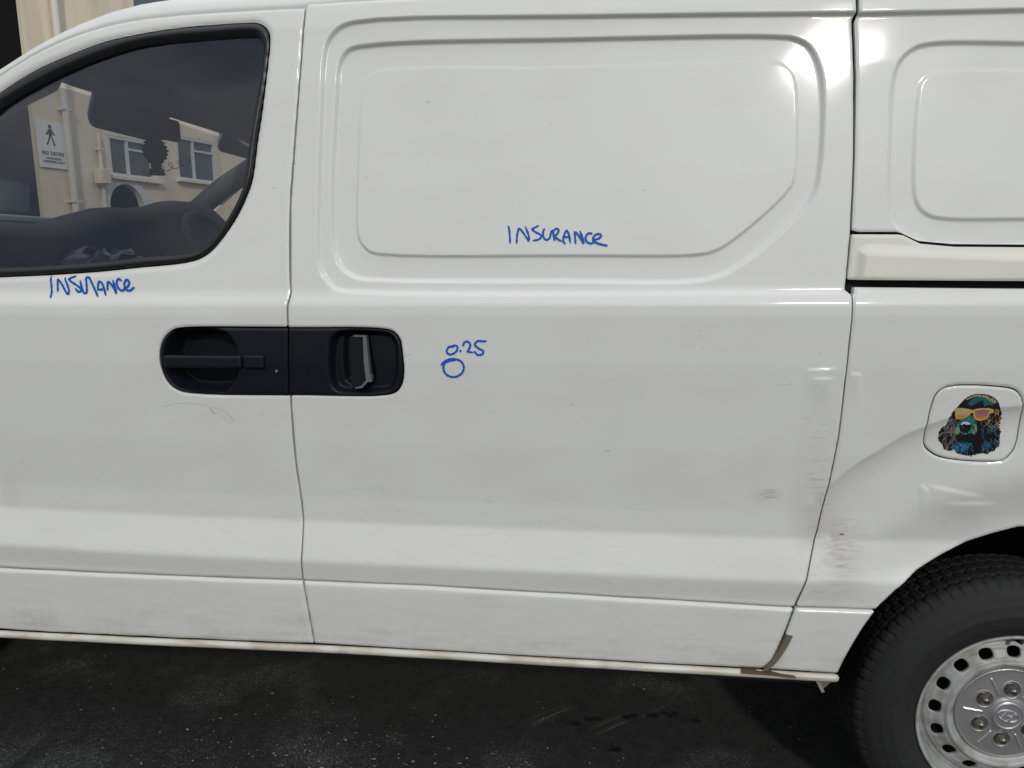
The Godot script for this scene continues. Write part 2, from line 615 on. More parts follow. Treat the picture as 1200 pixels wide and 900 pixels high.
func dog_texture() -> Image:
	# a dog in sunglasses, printed in bright inks on black; drawn in the units of a 525 x 525 field
	var im := Image.create(512, 512, false, Image.FORMAT_RGBA8)
	im.fill(Color(.06, .07, .1, 0))
	var k := 512.0 / 530.0
	var P := func(a: Array) -> PackedVector2Array:
		var p := pl(a)
		for i in p.size():
			p[i] = (p[i] - Vector2(293, 213)) * k
		return p
	var dark := Color(.055, .062, .09)
	var outline: PackedVector2Array = P.call([640, 220, 690, 228, 735, 250, 770, 285, 785, 330, 805, 370, 815, 430, 805, 480, 815, 540, 808, 590, 810, 620, 780, 670, 740, 700, 700, 715, 640, 715, 570, 735, 500, 728, 455, 712, 430, 685, 390, 695, 345, 680, 325, 640, 300, 610, 296, 560, 318, 510, 355, 470, 375, 420, 390, 375, 430, 335, 470, 290, 520, 245, 580, 222])
	var rough := curve(outline, true, 9)
	var fray := noise(33, .09, 2)
	for i in rough.size():
		var out := (rough[i] - Vector2(265, 260)).normalized()
		rough[i] += out * (fray.get_noise_2dv(rough[i]) * 16.0 - 3.0) * smoothstep(100.0, 180.0, rough[i].y)
	fill(im, rough, dark)
	for y in 512:
		for x in 512:
			var c := im.get_pixel(x, y)
			if c.a > .5: im.set_pixel(x, y, Color(c.r, c.g, c.b, 1))
	var teal := Color(.14, .40, .45)
	var blue := Color(.16, .33, .43)
	var gold := Color(.78, .60, .30)
	var rose := Color(.62, .45, .44)
	var lime := Color(.50, .58, .32)
	var inside := Geometry2D.offset_polygon(curve(outline), -5)[0]
	var lock := func(a: Vector2, ang: float, len: float, col: Color, w: float, al: float) -> void:
		var q := PackedVector2Array()
		var bend := rng.randf_range(-.5, .5)
		var ph := rng.randf() * TAU
		for i in 7:
			var t := i / 6.0
			var pt := a + Vector2(cos(ang + bend * t), sin(ang + bend * t)) * len * t + Vector2(-sin(ang), cos(ang)) * sin(ph + t * 7.0) * len * .13
			if not Geometry2D.is_point_in_polygon(pt, inside):
				break
			q.append(pt)
		if q.size() > 2:
			stroke(im, q, w * 2.3, col, minf(1.0, al * 1.3))
	# crown of the head
	fill(im, curve(P.call([560, 262, 620, 238, 680, 246, 722, 282, 726, 320, 700, 308, 660, 322, 640, 285, 600, 300, 545, 318, 520, 300])), teal, .85)
	fill(im, curve(P.call([600, 290, 640, 270, 655, 300, 630, 318, 560, 328, 575, 305])), dark, .8)
	for i in 60:
		var t := i / 60.0
		var a := (Vector2(470 + 270 * t, 300 - 60 * sin(t * PI)) - Vector2(293, 213)) * k
		lock.call(a, -PI / 2 + (t - .5) * 2.4 + rng.randfn(0, .2), rng.randf_range(16, 40), [gold, teal, Color(.35, .6, .62), gold][i % 4], 2.2, .75)
	# ears
	for i in 190:
		var left := i % 2 == 0
		var a := Vector2(rng.randf_range(305, 450), rng.randf_range(400, 690)) if left else Vector2(rng.randf_range(650, 812), rng.randf_range(330, 700))
		var col: Color = [Color(.5, .53, .52), Color(.35, .42, .46), rose, Color(.55, .5, .42)][rng.randi() % 4] if left else [Color(.30, .42, .48), blue, Color(.45, .52, .54), teal][rng.randi() % 4]
		if not left and a.y < 470: col = [rose, gold, Color(.5, .4, .42)][rng.randi() % 3]
		lock.call((a - Vector2(293, 213)) * k, PI / 2 + rng.randfn(0, .45) + (.5 if left else -.3), rng.randf_range(26, 60), col, rng.randf_range(1.2, 2.6), rng.randf_range(.35, .8))
	# chest
	for c in [[490, 670, 62, 52], [700, 645, 50, 40], [520, 640, 60, 30]]:
		smudge(im, (Vector2(c[0], c[1]) - Vector2(293, 213)) * k, Vector2(c[2], c[3]), Color(.13, .36, .50), .9, noise(31, .02, 3), -.4)
	for i in 70:
		lock.call((Vector2(rng.randf_range(430, 580), rng.randf_range(620, 715)) - Vector2(293, 213)) * k, PI / 2 + rng.randfn(0, .4), rng.randf_range(10, 26), [Color(.3, .6, .75), Color(.12, .3, .45), teal][i % 3], 1.6, .6)
	# muzzle
	fill(im, curve(P.call([520, 405, 560, 395, 590, 420, 612, 470, 618, 530, 598, 556, 560, 548, 520, 560, 480, 548, 455, 560, 438, 540, 446, 490, 470, 440])), Color(.12, .40, .42))
	fill(im, curve(P.call([446, 500, 470, 480, 478, 520, 468, 556, 446, 556, 438, 535])), lime, .9)
	fill(im, curve(P.call([590, 470, 612, 480, 618, 530, 600, 552, 575, 548, 588, 515])), lime, .85)
	for i in 40:
		lock.call((Vector2(rng.randf_range(455, 610), rng.randf_range(420, 545)) - Vector2(293, 213)) * k, PI / 2 + rng.randfn(0, .5), rng.randf_range(10, 22), [Color(.2, .65, .66), lime, dark][i % 3], 1.8, .6)
	fill(im, curve(P.call([468, 478, 500, 458, 550, 462, 570, 485, 560, 525, 530, 545, 500, 540, 474, 515])), dark)
	fill(im, curve(P.call([480, 468, 500, 452, 545, 456, 560, 474, 530, 476, 505, 468, 486, 482])), Color(.82, .84, .84), .95)
	stroke(im, curve(P.call([492, 498, 505, 510, 512, 500, 500, 490]), false), 3, Color(.4, .45, .48), .7)
	stroke(im, curve(P.call([470, 560, 495, 566, 515, 556, 540, 570, 570, 566]), false), 3, Color(.4, .3, .36), .7)
	fill(im, curve(P.call([470, 575, 520, 562, 600, 560, 640, 600, 600, 640, 540, 620, 490, 610])), dark, .9)
	# sunglasses
	fill(im, curve(P.call([418, 335, 480, 334, 545, 345, 565, 352, 575, 345, 640, 335, 715, 340, 740, 352, 738, 376, 712, 382, 695, 420, 660, 440, 615, 440, 585, 415, 566, 372, 556, 372, 530, 405, 480, 425, 440, 428, 424, 405])), Color(.76, .62, .30))
	for y in range(120, 230):
		for x in range(126, 410):
			var q := Vector2(x, y) / k + Vector2(293, 213)
			for g in [[PackedVector2Array([Vector2(428, 342), Vector2(480, 342), Vector2(540, 356), Vector2(522, 396), Vector2(480, 416), Vector2(446, 418), Vector2(432, 400)]), 0], [PackedVector2Array([Vector2(578, 356), Vector2(640, 345), Vector2(702, 350), Vector2(700, 380), Vector2(685, 415), Vector2(655, 430), Vector2(620, 430), Vector2(594, 408)]), 1]]:
				if Geometry2D.is_point_in_polygon(q, g[0]):
					var t := clampf((q.y - 345.0) / 85.0, 0, 1)
					var c := Color(.66, .61, .52).lerp(Color(.76, .47, .14), smoothstep(.3, .8, t)) if g[1] == 0 else Color(.50, .37, .46).lerp(Color(.62, .38, .46), smoothstep(0, .4, t)).lerp(Color(.74, .50, .20), smoothstep(.5, .95, t))
					im.set_pixel(x, y, Color(c.r, c.g, c.b, 1))
	im.generate_mipmaps()
	return im

func make_sky() -> PanoramaSkyMaterial:
	# bright overcast with heavier grey banks; the cloud is thin round the sun
	var im := Image.create(1024, 512, false, Image.FORMAT_RGBF)
	var n := noise(41, 1.5, 5)
	var sun := sun_towards()
	for y in 512:
		var el := PI / 2 - PI * (y + .5) / 512.0
		for x in 1024:
			var az := TAU * ((x + .5) / 1024.0 - .5)
			var d := Vector3(sin(az) * cos(el), sin(el), -cos(az) * cos(el))
			if el < 0:
				im.set_pixel(x, y, Color(.05, .05, .052))
				continue
			var p := d / (absf(d.y) + .35) * 1.1
			var c := n.get_noise_3d(p.x, p.y * .5, p.z) * .5 + .5
			c = smoothstep(.25, .75, c)
			var col := Color(.42, .48, .59).lerp(Color(1.14, 1.15, 1.15), c) * ((1.0 + 1.6 * d.y) / 2.6 * 1.45)
			var ang := rad_to_deg(acos(clampf(d.dot(sun), -1, 1)))
			var thin := smoothstep(.2, .9, c) * .6 + .4
			var glow := (.25 * exp(-pow(ang / 7.0, 2.0)) + .25 * exp(-pow(ang / 28.0, 2.0))) * thin
			im.set_pixel(x, y, Color(col.r + glow, col.g + glow * .97, col.b + glow * .9))
	var m := PanoramaSkyMaterial.new()
	m.panorama = ImageTexture.create_from_image(im)
	return m

func sun_towards() -> Vector3:
	return Vector3(.27, .50, .82).normalized()

func make_materials() -> void:
	var p := mat(Color.WHITE, .42)
	p.albedo_texture = ImageTexture.create_from_image(paint_texture())
	p.clearcoat_enabled = true
	p.clearcoat = .26
	p.clearcoat_roughness = .09
	p.metallic_specular = .35
	M.paint = p
	var q := mat(Color(.870, .876, .870), .42)
	q.clearcoat_enabled = true
	q.clearcoat = .26
	q.clearcoat_roughness = .09
	M.plain_paint = q
	M.cream = mat(Color(.845, .845, .815), .45)
	var grime := NoiseTexture2D.new()
	grime.width = 512
	grime.height = 256
	grime.seamless = true
	grime.noise = noise(81, .012, 5)
	grime.color_ramp = Gradient.new()
	grime.color_ramp.colors = PackedColorArray([Color(.72, .69, .63), Color(.80, .79, .76), Color(.84, .84, .82)])
	grime.color_ramp.offsets = PackedFloat32Array([.22, .48, 1.0])
	M.trim_white = mat(Color.WHITE, .4)
	M.trim_white.albedo_texture = grime
	M.trim_white.uv1_triplanar = true
	M.trim_white.uv1_scale = Vector3(1.5, 9, 9)
	M.gap = mat(Color(.06, .06, .065), .9)
	M.rubber = mat(Color(.115, .12, .135), .42)
	M.plastic = mat(Color(.06, .07, .105), .5)
	M.plastic.metallic_specular = .4
	M.plastic_deep = mat(Color(.06, .07, .08), .6)
	var tn := NoiseTexture2D.new()
	tn.width = 512
	tn.height = 512
	tn.seamless = true
	tn.noise = noise(51, .02, 4)
	tn.color_ramp = Gradient.new()
	tn.color_ramp.colors = PackedColorArray([Color(.10, .102, .106), Color(.145, .147, .15)])
	M.tyre = mat(Color.WHITE, .78)
	M.tyre.albedo_texture = tn
	M.tyre.uv1_triplanar = true
	M.tyre.uv1_scale = Vector3(3, 3, 3)
	M.interior = mat(Color(.13, .135, .15), .75)
	M.interior_light = mat(Color(.36, .38, .41), .8)
	M.pillar_trim = mat(Color(.30, .33, .35), .8)
	M.strip = mat(Color(.52, .60, .60), .6)
	M.lining = mat(Color(.46, .48, .56), .9)
	M.black_bag = mat(Color(.03, .03, .035), .25)
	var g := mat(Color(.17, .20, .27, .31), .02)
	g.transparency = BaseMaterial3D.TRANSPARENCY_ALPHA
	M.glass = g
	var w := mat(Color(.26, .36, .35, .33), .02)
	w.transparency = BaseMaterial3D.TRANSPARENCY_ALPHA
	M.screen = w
	M.ink = mat(Color(.02, .36, .74), .4)
	M.rim = mat(Color(.70, .71, .71), .5, .08)
	var rn := NoiseTexture2D.new()
	rn.width = 512
	rn.height = 512
	rn.seamless = true
	rn.noise = noise(52, .012, 5)
	rn.color_ramp = Gradient.new()
	rn.color_ramp.colors = PackedColorArray([Color(.54, .53, .50), Color(.66, .67, .67), Color(.71, .72, .72)])
	rn.color_ramp.offsets = PackedFloat32Array([.25, .5, 1.0])
	M.rim.albedo_color = Color.WHITE
	M.rim.albedo_texture = rn
	M.rim.uv1_triplanar = true
	M.rim.uv1_scale = Vector3(2.5, 2.5, 2.5)
	M.cap = mat(Color(.70, .70, .71), .36, .65)
	M.nut = mat(Color(.50, .48, .45), .3, .85)
	M.steel = mat(Color(.52, .53, .55), .42, .55)
	M.rust = mat(Color(.36, .29, .23), .9)
	M.bracket_dark = mat(Color(.47, .42, .37), .85)
	M.bracket = mat(Color(.62, .56, .50), .8)
	M.tape = mat(Color(.40, .38, .34), .8)
	M.headlight = mat(Color(.8, .82, .84), .08)
	M.tail = mat(Color(.45, .03, .03), .1)
	# building
	var bn := NoiseTexture2D.new()
	bn.width = 512
	bn.height = 512
	bn.seamless = true
	bn.noise = noise(61, .006, 5)
	bn.color_ramp = Gradient.new()
	bn.color_ramp.colors = PackedColorArray([Color(.86, .81, .72), Color(.92, .875, .79), Color(.94, .90, .83)])
	bn.color_ramp.offsets = PackedFloat32Array([.2, .5, .9])
	M.wall = mat(Color.WHITE, .9)
	M.wall.albedo_texture = bn
	M.wall.uv1_triplanar = true
	M.wall.uv1_world_triplanar = true
	M.wall.uv1_scale = Vector3(.9, .12, .9)
	M.shed = mat(Color(.42, .43, .42), .9)
	M.shed_roof = mat(Color(.26, .28, .30), .7)
	M.pipe = mat(Color(.86, .85, .82), .5)
	M.frame_white = mat(Color(.84, .86, .87), .45)
	M.pane = mat(Color(.24, .30, .34), .05)
	M.pane.metallic_specular = .9
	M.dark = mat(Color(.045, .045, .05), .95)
	M.sign = mat(Color(.93, .95, .95), .4)
	M.sign_ink = mat(Color(.05, .05, .06), .5)
	M.red = mat(Color(.55, .08, .10), .5)
	var tex := asphalt_texture()
	var a := mat(Color.WHITE, .82)
	a.albedo_texture = ImageTexture.create_from_image(tex[0])
	a.heightmap_enabled = true
	a.heightmap_texture = ImageTexture.create_from_image(tex[1])
	a.heightmap_scale = .6
	a.metallic_specular = .35
	M.asphalt = a
	var d := mat(Color.WHITE, .35)
	d.albedo_texture = ImageTexture.create_from_image(dog_texture())
	d.transparency = BaseMaterial3D.TRANSPARENCY_ALPHA_SCISSOR
	d.alpha_scissor_threshold = .5
	M.dog = d

# ---------------------------------------------------------------- the van

func wheel_shape(spot: Vector3, mirrored: bool) -> Node3D:
	var w := Node3D.new()
	w.name = "wheel"
	van.add_child(w, true)
	w.position = spot
	if mirrored:
		w.rotation.y = PI
	# tyre: the carcass turned about the axle, with tread grooves and sipes cut in
	var prof_t := [[.2195, -.078], [.222, -.070], [.228, -.064], [.236, -.060], [.244, -.0565], [.246, -.0545], [.252, -.053], [.262, -.051], [.274, -.050], [.277, -.0485], [.280, -.050], [.290, -.0515], [.300, -.0545], [.303, -.054], [.306, -.057], [.318, -.0605], [.328, -.0655], [.3375, -.073]]
	var pts := PackedVector2Array()
	for q in prof_t:
		pts.append(Vector2(q[0], q[1]))
	for i in 60:
		var t := i / 59.0
		var zz := lerpf(-.0775, -.2525, t)
		var e := absf(t - .5) * 2.0
		pts.append(Vector2(.361 - .003 * e * e - .0165 * pow(e, 9.0), zz))
	for i in range(prof_t.size() - 1, -1, -1):
		pts.append(Vector2(prof_t[i][0], -.33 - prof_t[i][1]))
	var turns := 760
	var pitch := TAU / 80.0
	var rows := []
	for q in pts:
		var row := PackedVector3Array()
		for i in turns:
			var a := TAU * i / turns
			var r := q.x
			if q.x > .332:
				var ph := fposmod(a / pitch, 1.0)
				var zig := (absf(ph - .5) * 4.0 - 1.0) * .0045
				var cut := 0.0
				for gz in [-.110, -.147, -.184, -.221]:
					var dz := absf(q.y - gz - zig * (1.0 if gz > -.17 else -1.0))
					cut = maxf(cut, 1.0 - smoothstep(.0018, .0042, dz))
				# cross cuts between the grooves and on the shoulder
				var ph2 := fposmod(a / pitch + (.5 if q.y < -.147 and q.y > -.184 else 0.0) + (q.y + .1) * 9.0, 1.0)
				if q.y < -.110:
					cut = maxf(cut, .8 * (1.0 - smoothstep(.05, .12, absf(ph2 - .5))))
				else:
					var ph3 := fposmod(a / pitch + .25 + (q.y + .1) * 5.0, 1.0)
					cut = maxf(cut, .75 * (1.0 - smoothstep(.05, .11, absf(ph3 - .5))) * smoothstep(-.074, -.080, q.y) * (1.0 - smoothstep(-.098, -.104, q.y) * .0))
				r -= .006 * cut
			row.append(Vector3(cos(a) * r, sin(a) * r, q.y))
		rows.append(row)
	put("tyre", loft(rows, true, true), M.tyre, w)
	var barrel := PackedVector2Array()
	for q in [[.2165, -.082], [.2195, -.074], [.2205, -.069], [.2195, -.0665], [.2165, -.0655], [.2135, -.067], [.2105, -.0715], [.2085, -.079], [.206, -.092], [.202, -.105], [.1985, -.122], [.197, -.130]]:
		barrel.append(Vector2(q[0], q[1]))
	put("rim", lathe(barrel, 160, true), M.rim, w)
	put("rim_barrel", lathe(PackedVector2Array([Vector2(.1968, -.130), Vector2(.193, -.14), Vector2(.1925, -.19), Vector2(.198, -.255), Vector2(.2165, -.262)]), 96, true), M.gap, w)  # barrel coloured near black: the shade behind the slots is painted in
	# the disc of the steel wheel, pierced by sixteen slots
	var rr := [0.0, .105, .118, .124, .131, .138, .146, .170, .180, .190, .199]
	var rz := [-.104, -.104, -.104, -.100, -.090, -.089, -.097, -.108, -.114, -.124, -.127]
	var disc := func(x: float, y: float) -> float:
		var r := Vector2(x, y).length()
		var k := 0
		while k < 9 and r > rr[k + 1]: k += 1
		return lerpf(rz[k], rz[k + 1], smoothstep(0.0, 1.0, (r - rr[k]) / (rr[k + 1] - rr[k])))
	var slots := []
	var dips := []
	for i in 16:
		var a := deg_to_rad(88.0 + 22.5 * i)
		var slot := PackedVector2Array()
		for q in circle(1.0, 28):
			var f := pow(pow(absf(q.x), 2.7) + pow(absf(q.y), 2.7), -1.0 / 2.7)
			slot.append(Vector2(.161 + q.x * f * .0128, q.y * f * .0158).rotated(a))
		slots.append(slot)
	put_sheet_wheel("wheel_disc", M.rim, w, circle(.1985, 96), {"base": disc, "res": .0024, "holes": slots, "fold": .003, "skirt": .006})
	# hub cap with six nut wells, ribs and the raised emblem
	var capf := func(x: float, y: float) -> float:
		var r := Vector2(x, y).length()
		var k := -.0955 - .004 * smoothstep(.05, .112, r)
		k += .004 * (1.0 - smoothstep(.036, .050, r)) + .0015 * smoothstep(.112, .116, r)
		return k
	var feats := []
	for i in 6:
		var a := deg_to_rad(85.0 + 60.0 * i)
		feats.append([circle(.0185, 28, Vector2(.066, 0).rotated(a)), -.008, .006])
		feats.append([circle(.0215, 28, Vector2(.066, 0).rotated(a)), .002, .004])
		var b := a + PI / 6
		var rib := PackedVector2Array([Vector2(.056, -.0016), Vector2(.100, -.0022), Vector2(.100, .0022), Vector2(.056, .0016)])
		for j in 4: rib[j] = rib[j].rotated(b)
		feats.append([rib, .0028, .003])
	put_sheet_wheel("hub_cap", M.cap, w, circle(.118, 96), {"base": capf, "res": .0016, "feats": feats, "fold": .002, "skirt": .008})
	var turn := deg_to_rad(-14)
	var ef := []
	ef.append([circle(.0345, 48), .0018, .002])
	ef.append([circle(.0315, 48), -.0018, .002])
	ef.append([circle(.0255, 48, Vector2.ZERO, .62, turn), .0022, .0018])
	ef.append([circle(.0225, 48, Vector2.ZERO, .57, turn), -.0022, .0018])
	for s in [[-.016, -.0115, -.0095, -.0115, -.001, .0125, -.0075, .0125], [.001, -.0125, .0075, -.0125, .016, .0115, .0095, .0115], [-.0065, -.0025, .006, -.0035, .0075, .002, -.0045, .003]]:
		var st := pl(s)
		for j in st.size(): st[j] = st[j].rotated(turn)
		ef.append([st, .0022, .0018])
	put_sheet_wheel("emblem", M.cap, w, circle(.0365, 64), {"base": func(_x, _y): return -.0895, "res": .0007, "feats": ef, "fold": .001, "skirt": .004})
	var nutp := PackedVector2Array()
	for q in [[.0135, -.107], [.0135, -.0965], [.0125, -.0935], [.0105, -.0915], [.0095, -.0865], [.007, -.083], [.004, -.0815], [.0003, -.081]]:
		nutp.append(Vector2(q[0], q[1]))
	var nut := lathe(nutp, 18, true)
	for i in 6:
		var a := deg_to_rad(85.0 + 60.0 * i)
		var o := put("wheel_nut", nut, M.nut, w)
		o.position = Vector3(cos(a) * .066, sin(a) * .066, 0)
	# tyre valve
	var v := put("tyre_valve", tube(PackedVector3Array([Vector3(.004, .190, -.118), Vector3(.004, .196, -.098), Vector3(.004, .199, -.078)]), .0048, 8), M.plastic_deep, w)
	v.position = Vector3.ZERO
	put("brake_drum", lathe(PackedVector2Array([Vector2(.0003, -.145), Vector2(.15, -.145), Vector2(.155, -.15), Vector2(.155, -.26)]), 48, true), M.gap, w)
	return w

func put_sheet_wheel(called: String, m: Material, w: Node3D, p: PackedVector2Array, o: Dictionary) -> void:
	o.uv = Vector4(-.3, .3, .6, .6)
	sheet(called, m, w, p, o)

func ribbon_mesh(host: String, strokes: Array, fx: Vector3, fy: Vector3, width: float) -> ArrayMesh:
	# pen strokes laid on a panel; strokes are given on a grid of their own, fx and fy take them to the flank
	var st := SurfaceTool.new()
	st.begin(Mesh.PRIMITIVE_TRIANGLES)
	var lift := .0004
	for s in strokes:
		var p := curve(pl(s), false, 5, 100)
		var q := PackedVector2Array()
		for v in p:
			q.append(Vector2(fx.x + fx.y * v.x + fx.z * v.y, fy.x + fy.y * v.x + fy.z * v.y))
		var m := q.size()
		var L := []
		var R := []
		for i in m:
			var d := (q[mini(i + 1, m - 1)] - q[maxi(i - 1, 0)]).normalized()
			var w := width * .5 * (1.0 + .14 * sin(i * 1.7 + m))
			var c := q[i]
			if i == 0:
				c -= d * width * .3
				w *= .6
			if i == m - 1:
				c += d * width * .3
				w *= .55
			var nn := Vector2(-d.y, d.x) * w
			for e in [[L, c + nn], [R, c - nn]]:
				e[0].append(Vector3(e[1].x, e[1].y, on(host, e[1].x, e[1].y) + lift))
			lift += .000004
		for i in m - 1:
			for v in [L[i], L[i + 1], R[i + 1], L[i], R[i + 1], R[i]]:
				st.set_normal(Vector3(0, .03, 1).normalized())
				st.add_vertex(v)
		lift += .00006
	return st.commit()

func build_van() -> void:
	van = Node3D.new()
	van.name = "panel_van"
	add_child(van, true)
	tag(van, "white panel van with blue marker writing on its doors", "van")
	var seam1 := [-1.687, 2.023, -1.696, 1.883, -1.712, 1.688, -1.721, 1.570, -1.722, 1.391, -1.720, 1.365, -1.725, 1.338, -1.727, 1.284, -1.734, 1.086, -1.735, .956, -1.729, .821, -1.729, .715, -1.732, .643]
	var seam1_low := [-1.732, .643, -1.728, .597, -1.716, .4645]
	var seam2 := [-.459, 2.03, -.458, 1.978, -.456, 1.952, -.463, 1.938, -.457, 1.817, -.454, 1.656, -.457, 1.494, -.463, 1.394, -.465, 1.369, -.455, 1.356, -.455, 1.304, -.458, 1.203, -.462, 1.049, -.474, .928, -.489, .813, -.513, .706, -.536, .633]
	var seam2_low := [-.536, .633, -.558, .548, -.577, .488, -.598, .468]
	var top_line := [-2.486, 1.902, -2.389, 1.949, -2.296, 1.983, -2.205, 2.006, -2.115, 2.018, -2.026, 2.023, -1.895, 2.0255, -1.788, 2.0255, -1.687, 2.0235]
	var frame_out := curve(pl([-2.96, 1.440, -2.85, 1.60, -2.66, 1.752, -2.485, 1.860, -2.389, 1.907, -2.295, 1.940, -2.203, 1.966, -2.112, 1.980, -2.024, 1.989, -1.936, 1.993, -1.833, 1.994, -1.807, 1.992, -1.790, 1.984, -1.778, 1.969, -1.775, 1.953, -1.778, 1.914, -1.786, 1.847, -1.797, 1.769, -1.805, 1.722, -1.818, 1.631, -1.831, 1.595, -1.853, 1.552, -1.884, 1.508, -1.919, 1.469, -1.950, 1.449, -1.989, 1.439, -2.115, 1.428, -2.206, 1.420, -2.347, 1.412, -2.493, 1.407, -2.90, 1.395, -2.95, 1.41]), true, 5, 70)
	var frame_in := curve(pl([-2.91, 1.445, -2.82, 1.57, -2.65, 1.715, -2.486, 1.822, -2.389, 1.868, -2.294, 1.905, -2.202, 1.933, -2.112, 1.953, -2.023, 1.961, -1.935, 1.964, -1.828, 1.966, -1.807, 1.963, -1.794, 1.950, -1.791, 1.938, -1.799, 1.867, -1.810, 1.801, -1.825, 1.698, -1.836, 1.627, -1.853, 1.584, -1.888, 1.528, -1.919, 1.489, -1.945, 1.469, -1.980, 1.459, -2.114, 1.450, -2.206, 1.441, -2.347, 1.433, -2.493, 1.428, -2.86, 1.418, -2.90, 1.425]), true, 5, 70)
	var bezel_l := curve(pl([-1.725, 1.2835, -1.990, 1.282, -2.017, 1.277, -2.039, 1.262, -2.054, 1.239, -2.061, 1.208, -2.058, 1.174, -2.046, 1.146, -2.025, 1.130, -1.990, 1.122, -1.736, 1.121]), true, 5, 60)
	var bezel_r := curve(pl([-1.725, 1.2835, -1.502, 1.282, -1.471, 1.275, -1.456, 1.257, -1.452, 1.229, -1.450, 1.183, -1.456, 1.152, -1.469, 1.134, -1.494, 1.125, -1.736, 1.121]), true, 5, 60)
	var arch := [-.427, .458, -.414, .503, -.398, .544, -.381, .584, -.359, .627, -.317, .681, -.266, .728, -.211, .763, -.156, .793, -.105, .814, -.053, .832, .0, .838, .06, .832, .15, .80, .25, .745, .33, .67, .39, .58, .43, .45]
	var flare := pl([-.62, .76, -.56, .815, -.529, .853, -.504, .889, -.470, .928, -.428, .974, -.378, 1.011, -.327, 1.048, -.280, 1.072, -.227, 1.094, -.159, 1.110, -.092, 1.120, 0, 1.124, .1, 1.12, .3, 1.06, .5, .9, .6, .70, .6, .5, -.62, .5])
	flare = curve(flare, true, 5, 50)
	var flare_f := func(s: float, x: float, _y: float) -> float:
		if s >= 0.0: return 0.0
		var d := -s
		var amp := smoothstep(-.575, -.42, x) * (1.0 - smoothstep(.35, .55, x))
		return -.0125 * amp * (1.0 - exp(-d / .022)) * (1.0 - smoothstep(.03, .20, d))
	var arch_poly := pl(arch)
	var arch_f := func(s: float, _x: float, y: float) -> float:
		var k := smoothstep(.62, .75, y)
		return -k * .020 * (1.0 - smoothstep(0.0, .15, s))
	# little dents that catch the light where the door meets the quarter panel
	var dents := func(s: float, x: float, y: float) -> float:
		var k := 0.0
		# thin creases: a narrow face turned up, then a long fade below it; [x, y, half length, height, tilt]
		for q in [[-.512, 1.200, .030, .0024, .05], [-.508, 1.180, .022, .0020, .02], [-.438, 1.190, .011, .0024, -.1], [-.205, .925, .055, .0026, -.20], [-.165, .896, .050, .0022, 0.0], [-.268, .930, .009, .0024, -.7]]:
			var t: float = q[1] + q[4] * (x - q[0]) - y
			if t > 0.0 and t < .09:
				k += q[3] * smoothstep(0.0, .006, t) * (1.0 - smoothstep(.006, .09, t)) * exp(-pow((x - q[0]) / q[2], 4.0))
		return k

	# the body shell behind the panels: black in the gaps
	var shell_out := pl([-4.23, .42, 1.02, .42, 1.02, 1.99, -1.7, 2.005, -2.1, 2.0, -2.38, 1.93, -2.66, 1.80, -2.98, 1.46, -3.6, 1.36, -4.23, 1.05])
	var front_arch := PackedVector2Array()
	for i in 21:
		var a := PI * i / 20.0
		front_arch.append(Vector2(-3.45 + cos(a) * .44, .36 + sin(a) * .46))
	front_arch.append(Vector2(-3.89, .3))
	front_arch.append(Vector2(-3.01, .3))
	var rear_arch := arch_poly.duplicate()
	rear_arch.append(Vector2(.44, .3))
	rear_arch.append(Vector2(-.43, .3))
	sheet("body_frame", M.gap, van, shell_out, {"res": .03, "off": -.024, "holes": [frame_in, front_arch, rear_arch, Geometry2D.offset_polygon(bezel_l, -.004)[0], Geometry2D.offset_polygon(bezel_r, -.004)[0]], "fold": 0.0, "skirt": 0.0})

	# --- front door
	var a := PackedVector2Array(pl(top_line))
	a.append_array(pl(seam1).slice(1))
	a.append_array(pl([-2.16, .636, -2.603, .627, -2.84, .62, -2.84, .80, -2.86, 1.0, -2.98, 1.30, -3.0, 1.44, -2.86, 1.645, -2.66, 1.795]))
	var fx := steps(-3.02, -2.62, .02)
	fx.append_array(steps(-2.612, -1.675, .004))
	var front_door := sheet("front_door", M.paint, van, curve(a, true, 5, 40), {"xs": fx, "inset": .0027, "holes": [frame_out, bezel_l], "feats": [[Geometry2D.offset_polygon(frame_out, .010)[0], -.003, .012]]})
	var b := pl(seam1_low)
	b.append_array(pl([-2.2, .452, -2.64, .436, -2.84, .428, -2.84, .622, -2.603, .627, -2.16, .636]))
	sheet("door_cladding", M.paint, front_door, b, {"xs": fx, "inset": .0018, "off": .003, "fold": .009})
	sheet("window_seal", M.rubber, front_door, frame_out, {"holes": [frame_in], "xs": fx, "off": .003, "fold": .009, "skirt": .026, "inset": .0006, "extra": [[frame_in, .03, func(s, _x, y): return -.006 * smoothstep(.016, .004, s) * smoothstep(1.75, 1.85, y)]]})
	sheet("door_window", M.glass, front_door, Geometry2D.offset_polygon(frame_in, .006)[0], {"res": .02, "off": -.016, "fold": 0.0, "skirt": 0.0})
	var cup_l := curve(pl([-2.014, 1.266, -1.969, 1.273, -1.910, 1.272, -1.884, 1.263, -1.870, 1.243, -1.864, 1.214, -1.867, 1.178, -1.880, 1.151, -1.900, 1.134, -1.938, 1.129, -1.989, 1.132, -2.021, 1.145, -2.037, 1.166, -2.041, 1.198, -2.033, 1.239]))
	sheet("handle_surround", M.plastic, front_door, bezel_l, {"res": .003, "off": .004, "fold": .005, "skirt": .02, "inset": .0015, "feats": [[cup_l, -.062, .022], [Geometry2D.offset_polygon(cup_l, .003)[0], .0012, .005]]})
	var bar := put("door_handle", boxes([[Vector3(-1.942, 1.202, .011), Vector3(.198, .031, .018), .007], [Vector3(-1.8135, 1.2025, .011), Vector3(.052, .031, .014), .005]]), M.plastic, front_door)
	bar.position = Vector3.ZERO
